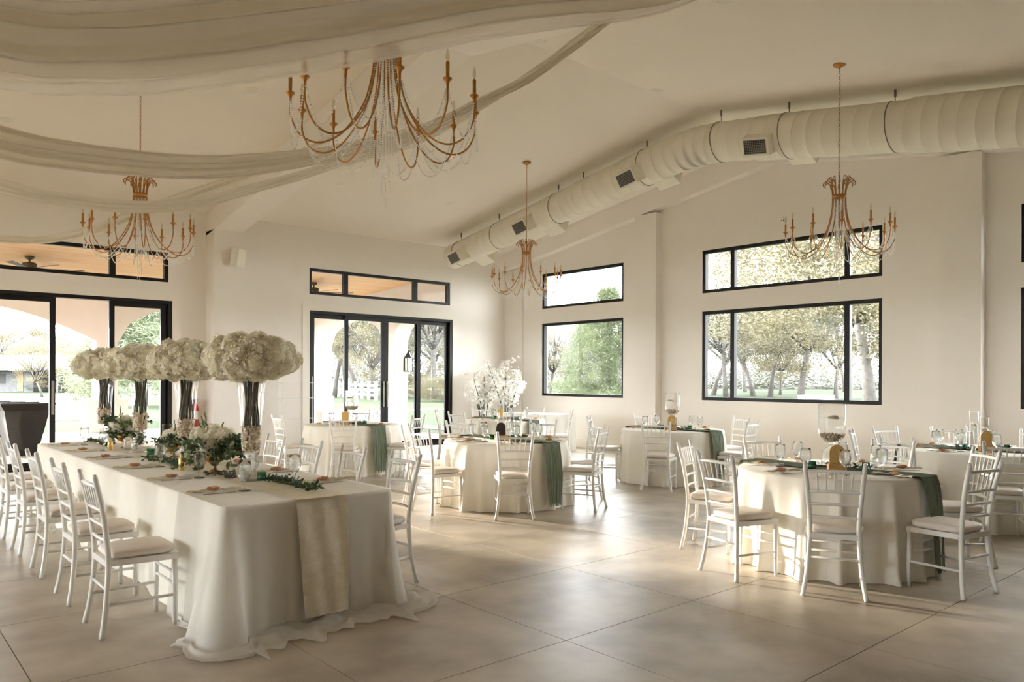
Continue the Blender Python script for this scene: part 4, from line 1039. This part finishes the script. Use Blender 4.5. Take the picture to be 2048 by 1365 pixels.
garland('dark leafy garland in the middle of the long table', [(2.05, 6.45, ZT+.01), (2.12, 6.9, ZT+.01), (2.05, 7.3, ZT+.01)], 220, 73)
garland('dark leafy garland at the far end of the long table', [(2.12, 9.0, ZT+.01), (2.2, 9.4, ZT+.01), (2.12, 9.85, ZT+.01)], 220, 74)
for x, y, lab in ((2.27, 5.34, 'at the tip of the near garland'), (2.40, 6.0, 'behind the nearest tall vase foot'), (2.12, 6.62, 'left of the gold compote'), (2.2, 7.75, 'near the small pale arrangement')):
    votive(x, y, 'green glass votive ' + lab + ' on the long table')
def amber(x, y, label):
    t = thing('amber_bottle', label, 'bottle', (x, y, ZT+.003), .4, 'amber favour bottles')
    MB().lathe([(0, 0), (.024, 0), (.026, .004), (.026, .085), (.018, .105), (.011, .112), (.011, .13)], 16).build('bottle_body', M['goldsign'], t, True)
    MB().lathe([(.012, .128), (.012, .146), (0, .147)], 12).build('cap', M['darkback'], t, True)
amber(2.03, 6.32, 'small amber bottle beside the gold compote on the long table'); amber(2.03, 8.5, 'small amber bottle near the far compote on the long table')
t = thing('hurricane_candle', 'clear hurricane cylinder with a white candle on the long table', 'candle', (2.40, 7.9, ZT+.003))
MB().lathe([(0, 0), (.05, 0), (.05, .28), (.0485, .2815), (.047, .28), (.047, .27)], 22).build('glass_body', M['crystal'], t, True); MB().lathe([(0, .01), (.032, .01), (.032, .16), (0, .16)], 16).build('candle', M['candle'], t, True)

# ================================================================== CORNER AND WALL OBJECTS
t = thing('cake_table', 'white cloth-covered table standing in the corner by the window', 'table', (11.2, 12.05, 0))
MB().box(-.42, .42, -.75, .75, .735, .762).build('tabletop', M['oak'], t)
for x in (-.35, .35):
    for y in (-.65, .65): MB().tube([(x, y, 0), (x, y, .74)], .016, 6).build('leg', M['wire'], t)
mb = MB().box(11.2-.43, 11.2+.43, 12.05-.76, 12.05+.76, .764, .772)
Q = [(11.2-.43, 12.05-.76), (11.2+.43, 12.05-.76), (11.2+.43, 12.05+.76), (11.2-.43, 12.05+.76)]
def fn(u, v):
    k_ = u*4; q = int(k_) % 4; f = k_-int(k_); a, b_ = Q[q], Q[(q+1) % 4]
    x = a[0]+(b_[0]-a[0])*f; y = a[1]+(b_[1]-a[1])*f; cx_, cy_ = x-11.2, y-12.05; L = sqrt(cx_*cx_+cy_*cy_); g_ = 1+(.02+.03*v*(1+sin(u*70)))/L
    return (11.2+cx_*g_, 12.05+cy_*g_, .77*(1-v)+.004)
mb.grid(fn, 80, 8, True)
tag(mb.build('tablecloth', M['cloth2'], None, True), 'plain white cloth on the corner cake table', 'tablecloth')
def blossom(x, y, h, seed, label, lean):
    R = random.Random(seed); t = thing('blossom_tree', label, 'artificial tree', (x, y, 0), 0, 'white blossom trees')
    MB().lathe([(0, 0), (.16, 0), (.2, .3), (.21, .34), (.18, .34), (.17, .3), (0, .3)], 18).build('pot', M['plastic'], t, True)
    ends = []
    mb = MB()
    for q in range(9):
        a = R.uniform(0, 6.28); L = R.uniform(.15, .62); top = Vector((cos(a)*L+lean, sin(a)*L*.6, h*R.uniform(.62, 1.0)))
        P = spline([(0, 0, .25), (top.x*.25+R.uniform(-.05, .05), top.y*.3, h*.42), (top.x*.65, top.y*.7, (h*.42+top.z)/2+.05), tuple(top)], 5)
        mb.tube(P, [.018-.014*e/(len(P)-1) for e in range(len(P))], 6); ends += P[7:]
        for w in range(3):
            s_ = P[R.randint(8, len(P)-2)]; e = s_+Vector((R.gauss(0, .14), R.gauss(0, .14), R.uniform(.02, .2))); mb.tube([s_, e], [.006, .003], 5); ends += [s_.lerp(e, f) for f in (.3, .6, 1)]
    mb.build('branches', M['stem'], t, True)
    mb = MB()
    for q in range(1150):
        p = R.choice(ends)+Vector((R.gauss(0, .045), R.gauss(0, .045), R.gauss(0, .045)))
        d = Vector((R.gauss(-.4, 1), R.gauss(-.4, 1), R.gauss(.2, .8))).normalized(); x_ = d.orthogonal().normalized(); y_ = d.cross(x_)
        for e in range(5):
            b_ = 2*pi*e/5; u = x_*cos(b_)+y_*sin(b_); w = y_*cos(b_)-x_*sin(b_); L = .036
            mb.quad(p, p+u*L*.6+w*L*.35+d*.008, p+u*L+d*.012, p+u*L*.6-w*L*.35+d*.008)
    mb.build('blossoms', M['blossom'], t)['kind'] = 'stuff'
    leaf_cloud(MB(), ends, 30, .04, .05, R).build('leaves', M['leaf2'], t)['kind'] = 'stuff'
blossom(11.0, 13.55, 1.75, 5, 'white blossom tree with dark branches nearest the glass door', -.15)
blossom(11.62, 13.45, 1.95, 6, 'taller white blossom tree in the room corner', -.05)
# loudspeaker on the pilaster
t = thing('wall_speaker', 'small white loudspeaker bracketed high on the wall pilaster', 'speaker', (5.40, 13.82, 3.72), radians(25))
MB().hexa([(-.10, -.10, -.17), (.10, -.10, -.17), (.08, .08, -.17), (-.08, .08, -.17), (-.10, -.10, .15), (.10, -.10, .15), (.08, .08, .15), (-.08, .08, .15)]).build('cabinet', M['plastic'], t)
MB().hexa([(-.088, -.112, -.155), (.088, -.112, -.155), (.088, -.10, -.155), (-.088, -.10, -.155), (-.088, -.108, .135), (.088, -.108, .135), (.088, -.10, .135), (-.088, -.10, .135)]).build('grille', M['duct'], t)
MB().tube([(0, .07, 0), (0, .13, 0)], .02, 8).tube(spline([(0, .08, .14), (-.03, .12, .18), (-.02, .15, .12), (0, .13, .02)], 4), .005, 5).build('bracket', M['plastic'], t)
t.rotation_euler = (radians(10), 0, radians(25))
t = thing('fire_extinguisher', 'red fire extinguisher hung on the wall beside the open door', 'extinguisher', (4.80, YF-.10, .62))
MB().lathe([(0, 0), (.062, .005), (.065, .02), (.065, .33), (.05, .39), (.025, .42), (.022, .44), (0, .44)], 20).build('cylinder', M['red'], t, True)
MB().lathe([(.0655, .14), (.0655, .29)], 20).build('paper_label', M['paper'], t, True)
MB().tube([(0, 0, .43), (0, 0, .47)], .018, 8).hexa([(-.015, -.09, .475), (.015, -.09, .475), (.015, .03, .47), (-.015, .03, .47), (-.015, -.09, .487), (.015, -.09, .487), (.015, .03, .485), (-.015, .03, .485)]).hexa([(-.013, -.10, .50), (.013, -.10, .50), (.013, .03, .49), (-.013, .03, .49), (-.013, -.10, .512), (.013, -.10, .512), (.013, .03, .505), (-.013, .03, .505)]).build('valve', M['black'], t)
MB().tube(spline([(0, -.02, .46), (-.06, -.04, .47), (-.085, -.02, .36), (-.08, 0, .2), (-.078, 0, .1)], 5), .011, 7).build('hose', M['black'], t, True)
MB().box(-.03, .03, .06, .1, .3, .42).build('wall_hook', M['wire'], t)
t = thing('security_camera', 'tiny white security camera above the wide window', 'camera', (12.3, 6.9, 4.30))
MB().lathe([(0, 0), (.05, 0), (.048, .015), (0, .02)], 14).build('mount', M['plastic'], t, True); t.rotation_euler = (0, -pi/2, 0)
MB().ball((0, 0, .05), .04, n=12, m_=7).build('housing', M['plastic'], t, True)
MB().ball((-.022, .02, .072), .012, n=8, m_=5).ball((-.022, -.02, .072), .012, n=8, m_=5).build('lens', M['black'], t, True)
# slim white display frame by the closed door
t = thing('display_frame', 'slim white metal display frame standing left of the closed door', 'display stand', (6.35, 13.95, 0))
for x in (0, .72):
    for y in (0, .22): MB().tube([(x, y, 0), (x, y, 1.55)], .006, 6).build('upright', M['fence'], t)
for z in (.25, .72, 1.12, 1.42):
    for a, b_ in (((0, 0), (.72, 0)), ((0, .22), (.72, .22)), ((0, 0), (0, .22)), ((.72, 0), (.72, .22))): MB().tube([(*a, z), (*b_, z)], .0045, 6).build('rung', M['fence'], t)
CH = None
